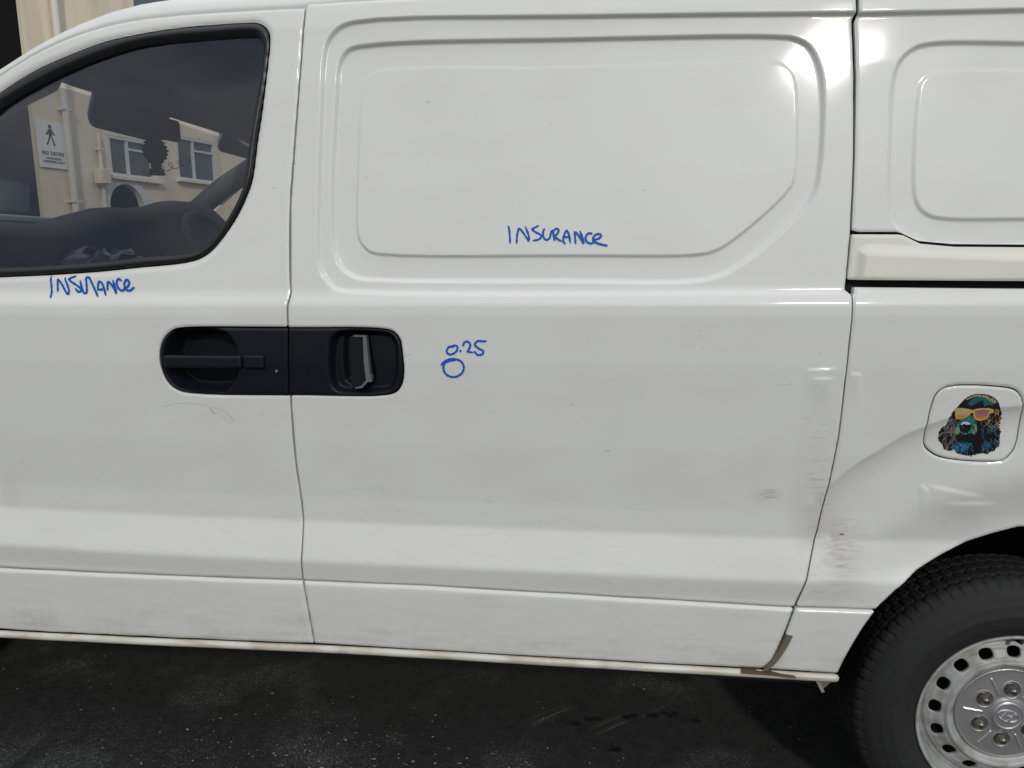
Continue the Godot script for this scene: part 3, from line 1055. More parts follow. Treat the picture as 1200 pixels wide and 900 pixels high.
	put("door_lock", lathe(PackedVector2Array([Vector2(.0035, .010), Vector2(.0035, .0150), Vector2(.0025, .0157), Vector2(.0003, .0157)]), 16, true), M.steel, front_door).position = Vector3(-1.7585, 1.180, 0)

	# --- sliding door
	var c := PackedVector2Array(pl([-1.683, 2.035]))
	c.append_array(pl(seam2))
	c.append_array(pl([-1.0, .640, -1.413, .645]))
	var s1 := pl(seam1)
	s1.reverse()
	c.append_array(s1)
	var A := curve(pl([-.2, 1.944, -.459, 1.951, -1.007, 1.970, -1.565, 1.984, -1.606, 1.971, -1.630, 1.943, -1.640, 1.900, -1.644, 1.803, -1.650, 1.647, -1.654, 1.490, -1.650, 1.430, -1.638, 1.401, -1.613, 1.375, -1.571, 1.367, -.2, 1.362]), true, 6, 40)
	var B := curve(pl([-.622, 1.911, -1.045, 1.924, -1.550, 1.931, -1.587, 1.921, -1.605, 1.891, -1.611, 1.821, -1.621, 1.646, -1.621, 1.489, -1.613, 1.446, -1.596, 1.418, -1.565, 1.400, -1.514, 1.394, -1.077, 1.389, -.775, 1.389, -.718, 1.405, -.675, 1.432, -.604, 1.490, -.538, 1.567, -.525, 1.621, -.521, 1.787, -.530, 1.844, -.551, 1.887, -.578, 1.904]))
	var C := curve(pl([-1.503, 1.877, -1.082, 1.866, -.857, 1.864, -.618, 1.857, -.589, 1.839, -.577, 1.810, -.575, 1.615, -.585, 1.586, -.705, 1.475, -.748, 1.451, -.792, 1.444, -1.039, 1.445, -1.510, 1.453, -1.536, 1.461, -1.557, 1.485, -1.564, 1.518, -1.563, 1.592, -1.553, 1.819, -1.547, 1.848, -1.531, 1.869]))
	var sliding := sheet("sliding_door", M.paint, van, c, {"res": .0027, "inset": .0018, "holes": [bezel_r], "feats": [[A, -.0105, .0085], [B, -.0105, .009]], "extra": [[C, .5, func(s, _x, y): return lerpf(.0062, .0008, clampf((y - 1.45) / .40, 0, 1)) * (1.0 - smoothstep(-.003, .003, s))], [flare, .2, flare_f], [pl([-.6, 1.1, -.3, 1.1, -.3, 1.25, -.6, 1.25]), .2, dents]]})
	var d := pl(seam2_low)
	d.append_array(pl([-.8, .466, -1.2, .465, -1.53, .4655, -1.716, .4645]))
	var s1l := pl(seam1_low)
	s1l.reverse()
	d.append_array(s1l.slice(1))
	d.append_array(pl([-1.413, .645, -1.0, .640]))
	sheet("door_cladding", M.paint, sliding, d, {"inset": .0018, "off": .003, "fold": .009})
	var cup_r := curve(pl([-1.617, 1.256, -1.603, 1.270, -1.574, 1.275, -1.512, 1.273, -1.480, 1.268, -1.468, 1.253, -1.465, 1.213, -1.472, 1.163, -1.485, 1.141, -1.519, 1.134, -1.603, 1.133, -1.621, 1.145, -1.627, 1.171, -1.624, 1.222]))
	var cup_i := curve(pl([-1.594, 1.258, -1.579, 1.268, -1.541, 1.268, -1.535, 1.223, -1.530, 1.158, -1.547, 1.141, -1.577, 1.143, -1.597, 1.159, -1.598, 1.212]))
	sheet("handle_surround", M.plastic, sliding, bezel_r, {"res": .0027, "off": .004, "fold": .005, "skirt": .02, "inset": .0015, "feats": [[cup_r, -.026, .014], [cup_i, -.016, .012], [Geometry2D.offset_polygon(cup_r, .003)[0], .0012, .005]]})
	put("door_handle", prism(pl([-1.575, 1.264, -1.540, 1.264, -1.533, 1.175, -1.536, 1.158, -1.552, 1.144, -1.575, 1.143]), -.010, .010), M.plastic, sliding)
	var st := SurfaceTool.new()
	st.begin(Mesh.PRIMITIVE_TRIANGLES)
	prism(pl([-1.542, 1.2645, -1.5345, 1.2645, -1.5295, 1.175, -1.5255, 1.168, -1.526, 1.157, -1.5355, 1.157, -1.549, 1.1425, -1.566, 1.1405, -1.566, 1.1435, -1.551, 1.147, -1.539, 1.161, -1.5425, 1.205]), -.004, .0125, st)
	prism(pl([-1.566, 1.2665, -1.5345, 1.2665, -1.5345, 1.2635, -1.566, 1.2635]), -.004, .0123, st)
	tag(put("handle_edge", st.commit(), M.steel, sliding), "bare metal edge of the sliding door lever")

	# --- rear quarter
	var qx := steps(-.61, .12, .0032)
	qx.append_array(steps(.14, 1.04, .03))
	var D := curve(pl([1.2, 1.83, .5, 1.858, -.074, 1.874, -.305, 1.882, -.339, 1.872, -.363, 1.849, -.376, 1.810, -.380, 1.689, -.377, 1.547, -.369, 1.511, -.351, 1.489, -.316, 1.471, -.247, 1.463, -.062, 1.459, 1.2, 1.44]), true, 6, 60)
	var E := curve(pl([.8, 1.79, -.073, 1.820, -.271, 1.827, -.296, 1.821, -.318, 1.803, -.325, 1.766, -.328, 1.574, -.318, 1.542, -.304, 1.528, -.280, 1.518, -.064, 1.512, .8, 1.49]), true, 6, 60)
	var up := pl([-.455, 2.03, 1.02, 1.99, 1.02, 1.43, -.062, 1.4585, -.247, 1.462, -.316, 1.4695, -.351, 1.4865, -.362, 1.489, -.44, 1.490, -.4555, 1.494, -.4525, 1.656, -.4535, 1.817, -.459, 1.936, -.453, 1.952])
	sheet("rear_upper_panel", M.paint, van, up, {"xs": qx, "res": .003, "inset": .0012, "feats": [[pl([-.7, 1.3, 1.3, 1.3, 1.3, 1.91, -.459, 1.949, -.7, 1.955]), -.0105, .0085], [D, -.008, .009]], "extra": [[E, .5, func(s, _x, y): return lerpf(.0062, .0015, clampf((y - 1.5) / .3, 0, 1)) * (1.0 - smoothstep(-.0035, .0035, s))]]})
	var cover := pl([-.4565, 1.486, -.361, 1.4845, -.351, 1.4825, -.316, 1.4645, -.247, 1.4575, -.062, 1.454, 1.02, 1.426, 1.02, 1.375, -.06, 1.384, -.463, 1.389])
	var cbox := pl([-.445, 1.36, -.437, 1.447, -.423, 1.453, -.062, 1.434, 1.1, 1.40, 1.1, 1.34])
	tag(sheet("sliding_rail_cover", M.cream, van, cover, {"xs": qx, "inset": .0004, "off": -.004, "fold": .004, "skirt": .03, "feats": [[cbox, .012, .020]]}), "cream plastic rail cover")
	var low := pl([-.452, 1.3745, 1.02, 1.355, 1.02, .63, .46, .63, .40, .60])
	var ar := pl(arch)
	ar.reverse()
	for v in ar:
		if v.y > .637: low.append(v)
	low.append_array(pl([-.3535, .635, -.533, .634]))
	var s2 := pl(seam2)
	s2.reverse()
	low.append_array(s2.slice(1, 9))
	low.append_array(pl([-.452, 1.360]))
	var fuel := curve(pl([-.248, 1.160, -.131, 1.160, -.110, 1.154, -.096, 1.139, -.088, 1.113, -.087, 1.047, -.093, 1.018, -.111, .996, -.137, .991, -.234, .997, -.260, 1.008, -.276, 1.025, -.280, 1.052, -.275, 1.120, -.268, 1.144]))
	var extra := [[flare, .2, flare_f], [rear_arch, .3, arch_f], [pl([-.6, .8, .3, .8, .3, 1.25, -.6, 1.25]), .3, dents]]
	sheet("rear_quarter_panel", M.paint, van, low, {"xs": qx, "res": .004, "inset": .0016, "holes": [fuel], "fold": .004, "skirt": .028, "extra": extra})
	var flap := sheet("fuel_flap", M.paint, van, fuel, {"res": .003, "inset": .0016, "fold": .0035, "extra": extra})
	var lowc := pl([-.3535, .6345, -.359, .627, -.381, .584, -.398, .544, -.414, .503, -.426, .466, -.596, .468, -.575, .488, -.556, .548, -.5345, .633])
	sheet("rear_cladding", M.paint, van, lowc, {"res": .003, "inset": .0016, "off": .003, "fold": .008, "skirt": .028})
	# dog sticker on the fuel flap
	var dv := PackedVector3Array()
	var dn := PackedVector3Array()
	var du := PackedVector2Array()
	var di := PackedInt32Array()
	for j in 61:
		for i in 61:
			var u := 293.0 + 530.0 * i / 60.0
			var v := 213.0 + 530.0 * j / 60.0
			var x := -.343298 + .000250 * u + .000031 * v
			var y := 1.203733 + .000004 * u - .000276 * v
			dv.append(Vector3(x, y, on("fuel_flap", x, y) + .0007))
			dn.append(Vector3(0, 0, 1))
			du.append(Vector2(i / 60.0, j / 60.0))
	for j in 60:
		for i in 60:
			var k := j * 61 + i
			di.append_array([k, k + 1, k + 62, k, k + 62, k + 61])
	tag(put("dog_sticker", arrays_mesh(dv, dn, du, di), M.dog, flap), "sticker of a curly-eared dog in orange sunglasses")

	# --- marker pen
	tag(put("marker_writing", ribbon_mesh("front_door", [
		[232, 190, 238, 260, 240, 340, 235, 390], [298, 332, 299, 270, 302, 215, 330, 250, 385, 350, 405, 358, 402, 310, 368, 205],
		[470, 190, 430, 202, 405, 215, 430, 240, 500, 290, 520, 320, 500, 338, 468, 308], [515, 235, 528, 300, 548, 345, 570, 345, 576, 305],
		[574, 345, 573, 270, 575, 200, 598, 200, 622, 250, 655, 325, 680, 375], [678, 320, 682, 265, 695, 238, 715, 250, 735, 300, 752, 365], [690, 312, 712, 314, 737, 302],
		[768, 315, 770, 270, 776, 238, 802, 260, 852, 350, 838, 290, 822, 230], [897, 228, 875, 213, 856, 245, 868, 298, 900, 322, 926, 312],
		[922, 302, 958, 282, 971, 240, 950, 218, 928, 250, 934, 306, 970, 323, 1013, 293]],
		Vector3(-2.419145, .000291, .00001), Vector3(1.455715, -.000001, -.000258), .0056), M.ink, front_door), "INSURANCE in blue marker under the cab window")
	tag(put("marker_writing", ribbon_mesh("sliding_door", [
		[232, 165, 240, 200, 246, 298], [298, 298, 303, 230, 315, 180, 330, 190, 398, 285, 395, 240, 368, 168],
		[472, 160, 418, 188, 440, 205, 495, 240, 480, 265, 430, 278], [518, 185, 508, 215, 515, 255, 535, 272, 558, 260, 572, 215, 575, 200],
		[585, 195, 592, 235, 600, 275], [585, 205, 615, 182, 632, 195, 620, 225, 602, 238, 630, 268, 652, 280],
		[682, 300, 668, 280, 680, 220, 695, 195, 712, 225, 724, 292], [672, 250, 718, 247], [765, 298, 758, 205, 780, 225, 830, 302, 822, 260, 800, 205],
		[892, 222, 868, 218, 845, 245, 850, 280, 880, 298, 908, 290], [905, 268, 940, 262, 965, 240, 955, 225, 925, 228, 902, 255, 908, 280, 940, 298, 1010, 315]],
		Vector3(-1.271832, .000288, .000003), Vector3(1.560961, -.000004, -.000284), .0048), M.ink, sliding), "INSURANCE in blue marker on the window panel")
	tag(put("marker_writing", ribbon_mesh("sliding_door", [
		[442, 228, 400, 225, 372, 270, 390, 300, 430, 300, 475, 265, 480, 225, 450, 213, 405, 230], [512, 262, 511, 277], [537, 215, 555, 180, 590, 178, 610, 205, 600, 245, 580, 275, 632, 283],
		[768, 172, 725, 172, 688, 168, 655, 205, 690, 240, 740, 270, 735, 298, 690, 308, 650, 275],
		[315, 410, 350, 375, 400, 352, 460, 350, 520, 375, 545, 425, 530, 485, 480, 523, 420, 530, 362, 500, 338, 445, 352, 392, 400, 366, 458, 360]],
		Vector3(-1.430184, .000233, -.000005), Vector3(1.29263, .000002, -.000232), .0052), M.ink, sliding), "0.25 over a small circle in blue marker")

	# --- sill
	for r in [[-2.84, -1.540], [-1.537, -.809], [-.806, -.432]]:
		var path := PackedVector3Array()
		for x in steps(r[0], r[1], .05):
			var y := .4555 - .03 * pow(maxf(0.0, -1.45 - x) / 1.2, 1.6)
			path.append(Vector3(x, y, prof(x, .45) + .002))
		put("sill_trim", tube(path, .0098, 14), M.trim_white, van)
	tag(put("rust_patch", prism(pl([-.65, .4650, -.635, .4664, -.62, .4655, -.605, .4645, -.58, .4652, -.56, .4632, -.53, .461, -.525, .4600, -.55, .4608, -.58, .4628, -.62, .4632, -.645, .4640]), -.02, .0075), M.rust, van), "rusted lip under the sliding door")
	tag(put("seam_tape", prism(curve(pl([-.5515, .564, -.537, .563, -.549, .533, -.568, .498, -.590, .471, -.598, .473, -.578, .502, -.564, .530]), true, 4, 60), -.03, .0025), M.tape, van), "grey tape peeling along the lower door seam")
	var jack := put("jacking_bracket", prism(pl([-.474, .458, -.424, .458, -.427, .436, -.451, .409]), -.062, -.036), M.bracket_dark, van)
	put("bracket_flange", prism(pl([-.482, .458, -.471, .458, -.449, .410, -.456, .408]), -.066, -.024), M.bracket, jack)
	tag(jack, "rusty bracket under the sill by the rear wheel")

	# --- roof: a shell over the whole length, lower at its front edge
	var rows := []
	for x in steps(-2.52, 1.02, .04):
		var y0 := 2.034
		if x < -1.687:
			var tl := pl(top_line)
			var k := 0
			while k < tl.size() - 2 and x > tl[k + 1].x: k += 1
			y0 = lerpf(tl[k].y, tl[k + 1].y, (x - tl[k].x) / (tl[k + 1].x - tl[k].x)) + .002
		else:
			y0 = lerpf(2.028, 2.036, smoothstep(-1.687, -1.6, x)) if x < -1.0 else lerpf(2.036, 1.995, smoothstep(-1.0, 1.0, x))
		var z0 := prof(x, y0) - .001
		var row := PackedVector3Array()
		var sec := [[.010, -.012], [0, 0], [-.003, .010], [-.008, .022], [-.017, .034], [-.032, .045], [-.06, .056], [-.12, .070], [-.25, .084], [-.5, .094]]
		var f := smoothstep(-2.5, -2.0, x) * .35 + .65
		for q in sec:
			row.append(Vector3(x, y0 + q[1] * f, z0 + q[0] - (.016 if q[1] < 0 else 0.0)))
		var mirrored := row.duplicate()
		mirrored.reverse()
		for v in mirrored:
			row.append(Vector3(v.x, v.y, -WIDTH - v.z))
		rows.append(row)
	put("roof", loft(rows, false, true), M.plain_paint, van)

	# --- the parts of the van outside the picture: far side, nose, tail, underside
	var far := sheet("far_side", M.plain_paint, van, curve(shell_out, true, 3, 30), {"res": .03, "fold": 0.0, "skirt": 0.0, "mirror": true, "holes": [frame_out, front_arch, rear_arch]})
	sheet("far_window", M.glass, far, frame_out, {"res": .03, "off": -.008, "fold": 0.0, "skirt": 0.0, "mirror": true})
	var fender := pl([-4.21, .52, -3.905, .52])
	var fa := front_arch.slice(0, 21)
	fa.reverse()
	fender.append_array(fa)
	fender.append_array(pl([-3.01, .43, -2.845, .43, -2.845, .80, -2.865, 1.0, -2.985, 1.30, -3.01, 1.42, -3.6, 1.35, -4.21, 1.06]))
	sheet("front_fender", M.plain_paint, van, fender, {"res": .02, "fold": .006, "skirt": .03})
	rows = []
	for x in [-3.02, -3.3, -3.6, -3.9, -4.08, -4.18, -4.24, -4.26]:
		var y: float = {-3.02: 1.46, -3.3: 1.43, -3.6: 1.36, -3.9: 1.26, -4.08: 1.16, -4.18: 1.04, -4.24: .95, -4.26: .42}[x]
		var row := PackedVector3Array()
		for i in 15:
			var t := i / 14.0
			var e := pow(absf(t - .5) * 2.0, 6.0)
			row.append(Vector3(x + e * .06 * float(x < -4.0), y - e * .05, lerpf(prof(x, 1.2) - .006, -WIDTH - prof(x, 1.2) + .006, t)))
		rows.append(row)
	put("bonnet", loft(rows, false, false), M.plain_paint, van)
	for s in [0, 1]:
		var h := put("headlight", rbox(Vector3(.10, .20, .34), .05), M.headlight, van)
		h.position = Vector3(-4.15, .93, -.30 if s == 0 else -WIDTH + .30)
		var tl := put("tail_light", rbox(Vector3(.05, .42, .14), .02), M.tail, van)
		tl.position = Vector3(1.022, 1.05, -.16 if s == 0 else -WIDTH + .16)
	put("front_bumper", rbox(Vector3(.16, .26, WIDTH - .25), .06, Vector3(-4.17, .56, -WIDTH / 2)), M.plain_paint, van)
	put("tailgate", rbox(Vector3(.05, 1.56, WIDTH - .12), .03, Vector3(1.0, 1.23, -WIDTH / 2)), M.plain_paint, van)
	put("rear_bumper", rbox(Vector3(.16, .2, WIDTH - .1), .05, Vector3(1.06, .53, -WIDTH / 2)), M.plastic, van)
	put("underbody", boxes([[Vector3(-1.5, .46, -WIDTH / 2), Vector3(2.0, .06, WIDTH - .16), .01], [Vector3(-1.5, .40, -WIDTH / 2), Vector3(4.8, .12, .9), .01], [Vector3(.0, .335, -WIDTH / 2), Vector3(.1, .1, WIDTH - .6), .04], [Vector3(.75, .50, -WIDTH / 2), Vector3(.5, .1, WIDTH - .2), .01]]), M.gap, van)
	for x in [0.0, -3.45]:
		var liner := PackedVector2Array()
		var r := .47 if x == 0.0 else .45
		var lrows := []
		for zz in [-.065, -.42]:
			var row := PackedVector3Array()
			for i in 25:
				var t := PI * (.03 + .94 * i / 24.0)
				row.append(Vector3(x + cos(t) * r, .36 + sin(t) * r * 1.03, zz))
			lrows.append(row)
		var back := PackedVector3Array()
		for i in 25: back.append(Vector3(x, .40, -.42))
		lrows.append(back)
		put("wheel_well", loft(lrows, false, true), M.gap, van)

	# --- wheels
	wheel_shape(Vector3(0, .335, 0), false)
	var first := van.get_node("wheel")
	for q in [[Vector3(-3.45, .335, -.02), false], [Vector3(0, .335, -WIDTH), true], [Vector3(-3.45, .335, -WIDTH + .02), true]]:
		var w: Node3D = first.duplicate()
		w.name = "wheel"
		van.add_child(w, true)
		w.position = q[0]
		if q[1]: w.rotation.y = PI

	build_cab()

func build_cab() -> void:
	# windscreen between the pillars, with the tinted band along its head
	var rows := []
	for i in 9:
		var t := i / 8.0
		var row := PackedVector3Array()
		for k in 17:
			var s := k / 16.0
			var bow := 1.0 - pow(absf(s - .5) * 2.0, 2.0)
			row.append(Vector3(lerpf(-2.50, -3.18, t) - bow * .16, lerpf(1.915, 1.46, t) + bow * .06 * (1.0 - t * .6), lerpf(-.17, -WIDTH + .17, s)))
		rows.append(row)
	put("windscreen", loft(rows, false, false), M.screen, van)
	for s in [0, 1]:
		var zz := -.155 if s == 0 else -WIDTH + .155
		var p := PackedVector3Array()
		for q in [[-2.40, 1.90], [-2.58, 1.83], [-2.75, 1.735], [-2.95, 1.59], [-3.15, 1.43]]:
			p.append(Vector3(q[0], q[1], zz + (.02 if s == 0 else -.02) * (q[0] + 2.47) * -1.5))
		put("windscreen_pillar", tube(p, .032, 12), M.plain_paint, van)
		var p2 := PackedVector3Array()
		for v in p: p2.append(v + Vector3(.045, .02, -.02 if s == 0 else .02))
		if s == 1: put("pillar_trim", tube(p2, .045, 12), M.pillar_trim, van)
	put("roof_lining", boxes([[Vector3(-1.98, 1.985, -WIDTH / 2), Vector3(.80, .03, WIDTH - .36), .01], [Vector3(-2.42, 1.945, -WIDTH / 2 - .02), Vector3(.14, .035, WIDTH - .62), .016]]), M.lining, van)
	put("bulkhead", boxes([[Vector3(-1.60, 1.2, -WIDTH / 2), Vector3(.03, 1.62, WIDTH - .22), .005]]), M.interior, van)
	put("cab_floor", boxes([[Vector3(-2.35, .60, -WIDTH / 2), Vector3(1.5, .04, WIDTH - .12), .005]]), M.interior, van)
	# dashboard: a roll that rises to the instrument hood on the driver's side
	rows = []
	for z in steps(-.10, -WIDTH + .10, .05) if false else [-.10, -.2, -.3, -.4, -.5, -.6, -.7, -.8, -.9, -1.0, -1.1, -1.2, -1.3, -1.4, -1.5, -1.6, -1.65]:
		var hood := .045 + .075 * smoothstep(-.5, -1.0, z) + .02 * smoothstep(-1.0, -1.3, z) + .035 * exp(-pow((z + 1.30) / .2, 2.0)) + .02 * exp(-pow((z + .80) / .12, 2.0)) - .05 * smoothstep(-1.5, -1.65, z)
		var row := PackedVector3Array()
		for q in [[-3.35, 1.30, 0.0], [-3.20, 1.49, 0.0], [-3.05, 1.505, .4], [-2.90, 1.51, .8], [-2.78, 1.512, 1.0], [-2.70, 1.505, 1.0], [-2.66, 1.47, .9], [-2.66, 1.40, .6], [-2.72, 1.25, .2], [-2.70, 1.05, 0.0], [-2.80, .62, 0.0]]:
			row.append(Vector3(q[0], q[1] + hood * q[2], z))
		rows.append(row)
	put("dashboard", loft(rows, false, true), M.interior, van)
	put("pale_strip", boxes([[Vector3(-3.10, 1.592, -.55), Vector3(.10, .026, .84), .008]]), M.strip, van)  # a pale strip along the foot of the windscreen
	# steering wheel on the far side
	var ring := PackedVector3Array()
	for i in 33:
		var a := TAU * i / 32.0
		ring.append(Vector3(-2.56 - sin(a) * .10, 1.46 + sin(a) * .165, -1.27 + cos(a) * .19))
	put("steering_wheel", tube(ring, .016, 10), M.interior, van)
	for s in [-.42, -1.33]:
		var seat := put("seat", boxes([[Vector3(-2.05, .95, s), Vector3(.55, .18, .50), .07], [Vector3(-1.76, 1.28, s), Vector3(.16, .66, .50), .06], [Vector3(-1.73, 1.69, s), Vector3(.11, .18, .28), .05]]), M.interior, van)
		seat.position = Vector3.ZERO
	# sun visors and mirror
	for s in [[-.70, -2.53, 1.915], [-1.48, -2.53, 1.945]]:
		var v := put("sun_visor", loft_pad(.40, .14, .05, .02), M.lining, van)
		v.position = Vector3(s[1], s[2], s[0])
		v.rotation.z = -.35
	var mir := put("rear_view_mirror", boxes([[Vector3.ZERO, Vector3(.03, .075, .24), .014], [Vector3(-.02, .06, 0), Vector3(.02, .09, .03), .008]]), M.plastic_deep, van)
	mir.position = Vector3(-2.52, 1.893, -.80)
	mir.rotation.y = -.18
	# things in the cab that move on their own
	var bag := PackedVector3Array()
	rows = []
	var nz := noise(71, 9.0, 3)
	for j in 13:
		var row := PackedVector3Array()
		var v := PI * j / 12.0
		for i in 28:
			var u := TAU * i / 28.0
			var dir := Vector3(cos(u) * sin(v), cos(v), sin(u) * sin(v))
			row.append(dir * Vector3(.17, .075, .12) * (1.0 + .55 * nz.get_noise_3dv(dir * .35)))
		rows.append(row)
	var bm := put("dark_bag", loft(rows, true, false), M.black_bag)
	bm.position = Vector3(-2.52, 1.43, -.30)
	bm.position = Vector3(-2.56, 1.40, -.52)
	tag(bm, "crumpled black bag on the dashboard behind the cab window", "bag")
	var tree := PackedVector2Array()
	var half := [[.0, .068], [.022, .065], [.020, .055], [.027, .050], [.022, .046], [.035, .040], [.028, .034], [.041, .026], [.034, .021], [.044, .014], [.036, .008], [.041, .0], [.033, -.004], [.036, -.012], [.024, -.018], [.026, -.024], [.016, -.030], [.018, -.036], [.016, -.044], [.025, -.050], [.022, -.055], [.028, -.062], [.024, -.068]]
	for q in half: tree.append(Vector2(q[0], q[1]))
	for i in range(half.size() - 1, 0, -1): tree.append(Vector2(-half[i][0], half[i][1]))
	var fresh := Node3D.new()
	fresh.name = "air_freshener"
	add_child(fresh, true)
	fresh.position = Vector3(-2.50, 1.795, -.765)
	fresh.rotation.y = deg_to_rad(32)
	tag(fresh, "black tree-shaped air freshener hanging from the cab mirror", "air freshener")
	put("card", prism(tree, -.0012, .0012), M.plastic_deep, fresh)
	put("hanging_string", tube(PackedVector3Array([Vector3(0, .06, 0), Vector3(.001, .085, 0), Vector3(0, .11, 0)]), .0012, 6), M.sign_ink, fresh)
	var curl := PackedVector3Array()
	for i in 50:
		var t := i / 49.0
		curl.append(Vector3(-.045 + .15 * t + .012 * cos(t * 34.0), -.066 + .05 * t + .012 * sin(t * 34.0), .004))
	put("ribbon", tube(curl, .0014, 6), M.red, fresh)

# ---------------------------------------------------------------- what stands round the van

func build_building() -> void:
	var b := Node3D.new()
	b.name = "warehouse"
	add_child(b, true)
	b.position = Vector3(-7.84, -.02, -6.92)
	b.rotation.y = deg_to_rad(78)
	tag(b, "beige warehouse behind the van with white pipes and an arched doorway", "building")
	# main wall, s = 0 ... 13 along its own x axis, with its openings cut through
	var wall := CSGBox3D.new()
	wall.name = "wall"
	wall.size = Vector3(13, 7.5, .06)
	wall.position = Vector3(6.5, 3.75, -.03)
	wall.material = M.wall
	b.add_child(wall, true)
	var openings := [[1.46, 2.855, .78, .53], [2.735, 2.97, .84, .64], [3.3, 5.5, 3.2, 1.7], [5.6, 2.9, 1.2, .8]]
	for o in openings:
		var hole := CSGBox3D.new()
		hole.name = "opening"
		hole.operation = CSGShape3D.OPERATION_SUBTRACTION
		hole.size = Vector3(o[2], o[3], .8)
		hole.position = Vector3(o[0] - 6.5, o[1] - 3.75, 0)
		hole.material = M.wall
		wall.add_child(hole, true)
	var door := CSGPolygon3D.new()
	door.name = "opening"
	door.operation = CSGShape3D.OPERATION_SUBTRACTION
	var ap := PackedVector2Array([Vector2(-.29, -.1)])
	for i in 17:
		var a := PI - PI * i / 16.0
		ap.append(Vector2(cos(a) * .29, 2.18 + sin(a) * .31))
	ap.append(Vector2(.29, -.1))
	door.polygon = ap
	door.depth = .8
	door.position = Vector3(1.27 - 6.5, -3.75, .4)
	door.material = M.wall
	wall.add_child(door, true)
	# surround of the arch
	var ring := PackedVector2Array()
	for i in 17:
		var a := PI - PI * i / 16.0
		ring.append(Vector2(1.27 + cos(a) * .40, 2.18 + sin(a) * .42))
	ring.append(Vector2(1.67, 0))
	ring.append(Vector2(1.562, 0))
	for i in range(16, -1, -1):
		var a := PI - PI * i / 16.0
		ring.append(Vector2(1.27 + cos(a) * .292, 2.18 + sin(a) * .312))
	ring.append(Vector2(.978, 0))
	ring.append(Vector2(.87, 0))
	put("arch_surround", prism(ring, 0, .035), M.frame_white, b)
	put("arch_door", boxes([[Vector3(1.27, 1.25, -.10), Vector3(.60, 2.5, .04), .004]]), M.dark, b)
	put("ledge", boxes([[Vector3(1.47, 2.565, .03), Vector3(.92, .05, .10), .006]]), M.wall, b)
	# windows
	for w in openings:
		var f := [[Vector3(w[0] - w[2] / 2 + .02, w[1], -.035), Vector3(.04, w[3], .06)], [Vector3(w[0] + w[2] / 2 - .02, w[1], -.035), Vector3(.04, w[3], .06)], [Vector3(w[0], w[1] + w[3] / 2 - .02, -.035), Vector3(w[2] - .082, .04, .06)], [Vector3(w[0], w[1] - w[3] / 2 + .02, -.035), Vector3(w[2] - .082, .04, .06)]]
		var n := 3 if w[2] > 2 else 2
		for i in range(1, n):
			f.append([Vector3(w[0] - w[2] / 2 + w[2] * i / n - (.06 if n == 2 else 0.0), w[1], -.035), Vector3(.035, w[3] - .082, .05)])
		f.append([Vector3(w[0] + w[2] * .2, w[1] + w[3] * .22, -.035), Vector3(w[2] * .5, .03, .045)])
		var win := put("window", boxes(f), M.frame_white, b)
		for i in n:
			put("pane", boxes([[Vector3(w[0] - w[2] / 2 + w[2] * (i + .5) / n - (.03 if n == 2 else 0.0), w[1], -.05), Vector3(w[2] / n - .03 + (.05 if n == 2 and i == 1 else -.02), w[3] - .07, .006), .001]]), M.pane, win)
		put("sill", boxes([[Vector3(w[0], w[1] - w[3] / 2 - .02, .02), Vector3(w[2] + .1, .035, .10), .006]]), M.wall, win)
	# downpipes with their brackets
	var p1 := put("downpipe", tube(PackedVector3Array([Vector3(.405, 0, .07), Vector3(.405, 3.5, .07), Vector3(.405, 7.4, .07)]), .042, 12), M.pipe, b)
	for y in [.9, 2.2, 3.32, 5.0]:
		put("bracket", boxes([[Vector3(.42, y, .05), Vector3(.15, .03, .12), .004]]), M.frame_white, p1)
	var p2 := put("downpipe", tube(PackedVector3Array([Vector3(.88, 0, .05), Vector3(.88, 2.0, .05), Vector3(.88, 3.08, .05)]), .024, 10), M.pipe, b)
	for y in [1.4, 2.9]:
		put("bracket", boxes([[Vector3(.89, y, .04), Vector3(.09, .025, .07), .004]]), M.frame_white, p2)
	put("meter_box", boxes([[Vector3(.85, 2.55, .09), Vector3(.17, .19, .12), .01]]), M.wall, b)
	# the tall dark vehicle opening on the near side of the corner
	put("door_head", boxes([[Vector3(-2.6, 6.6, -.03), Vector3(5.2, 1.8, .06), .01]]), M.wall, b)
	put("side_wall", boxes([[Vector3(-7.2, 3.75, -.15), Vector3(4.0, 7.5, .3), .01]]), M.wall, b)
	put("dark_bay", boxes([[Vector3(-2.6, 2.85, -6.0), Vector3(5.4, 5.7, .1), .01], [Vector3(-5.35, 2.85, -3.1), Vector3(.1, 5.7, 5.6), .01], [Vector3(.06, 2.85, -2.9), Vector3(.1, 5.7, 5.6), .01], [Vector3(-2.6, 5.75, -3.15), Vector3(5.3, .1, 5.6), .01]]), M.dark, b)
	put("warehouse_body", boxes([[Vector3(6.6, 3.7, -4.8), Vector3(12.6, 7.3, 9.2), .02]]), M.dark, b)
	put("roof", boxes([[Vector3(1.9, 7.56, -4.6), Vector3(22.5, .12, 9.8), .02]]), M.frame_white, b)

	var s := Node3D.new()
	s.name = "warning_sign"
	add_child(s, true)
	s.transform = b.transform * Transform3D(Basis(), Vector3(.205, 2.87, .02))
	tag(s, "white no entry sign with a walking figure by the warehouse corner", "sign")
	put("board", rbox(Vector3(.40, .56, .006), .003), M.sign, s)
	for t in [["NO ENTRY", -.105, .0016], ["AUTHORISED", -.165, .00085], ["PERSONNEL ONLY", -.205, .00085]]:
		var tm := TextMesh.new()
		tm.text = t[0]
		var font := SystemFont.new()
		font.font_names = PackedStringArray(["Droid Sans"])
		font.font_weight = 700
		tm.font = font
		tm.font_size = 40
		tm.pixel_size = t[2]
		tm.depth = .002
		put("lettering", tm, M.sign_ink, s).position = Vector3(0, t[1], .005)
	var st := SurfaceTool.new()
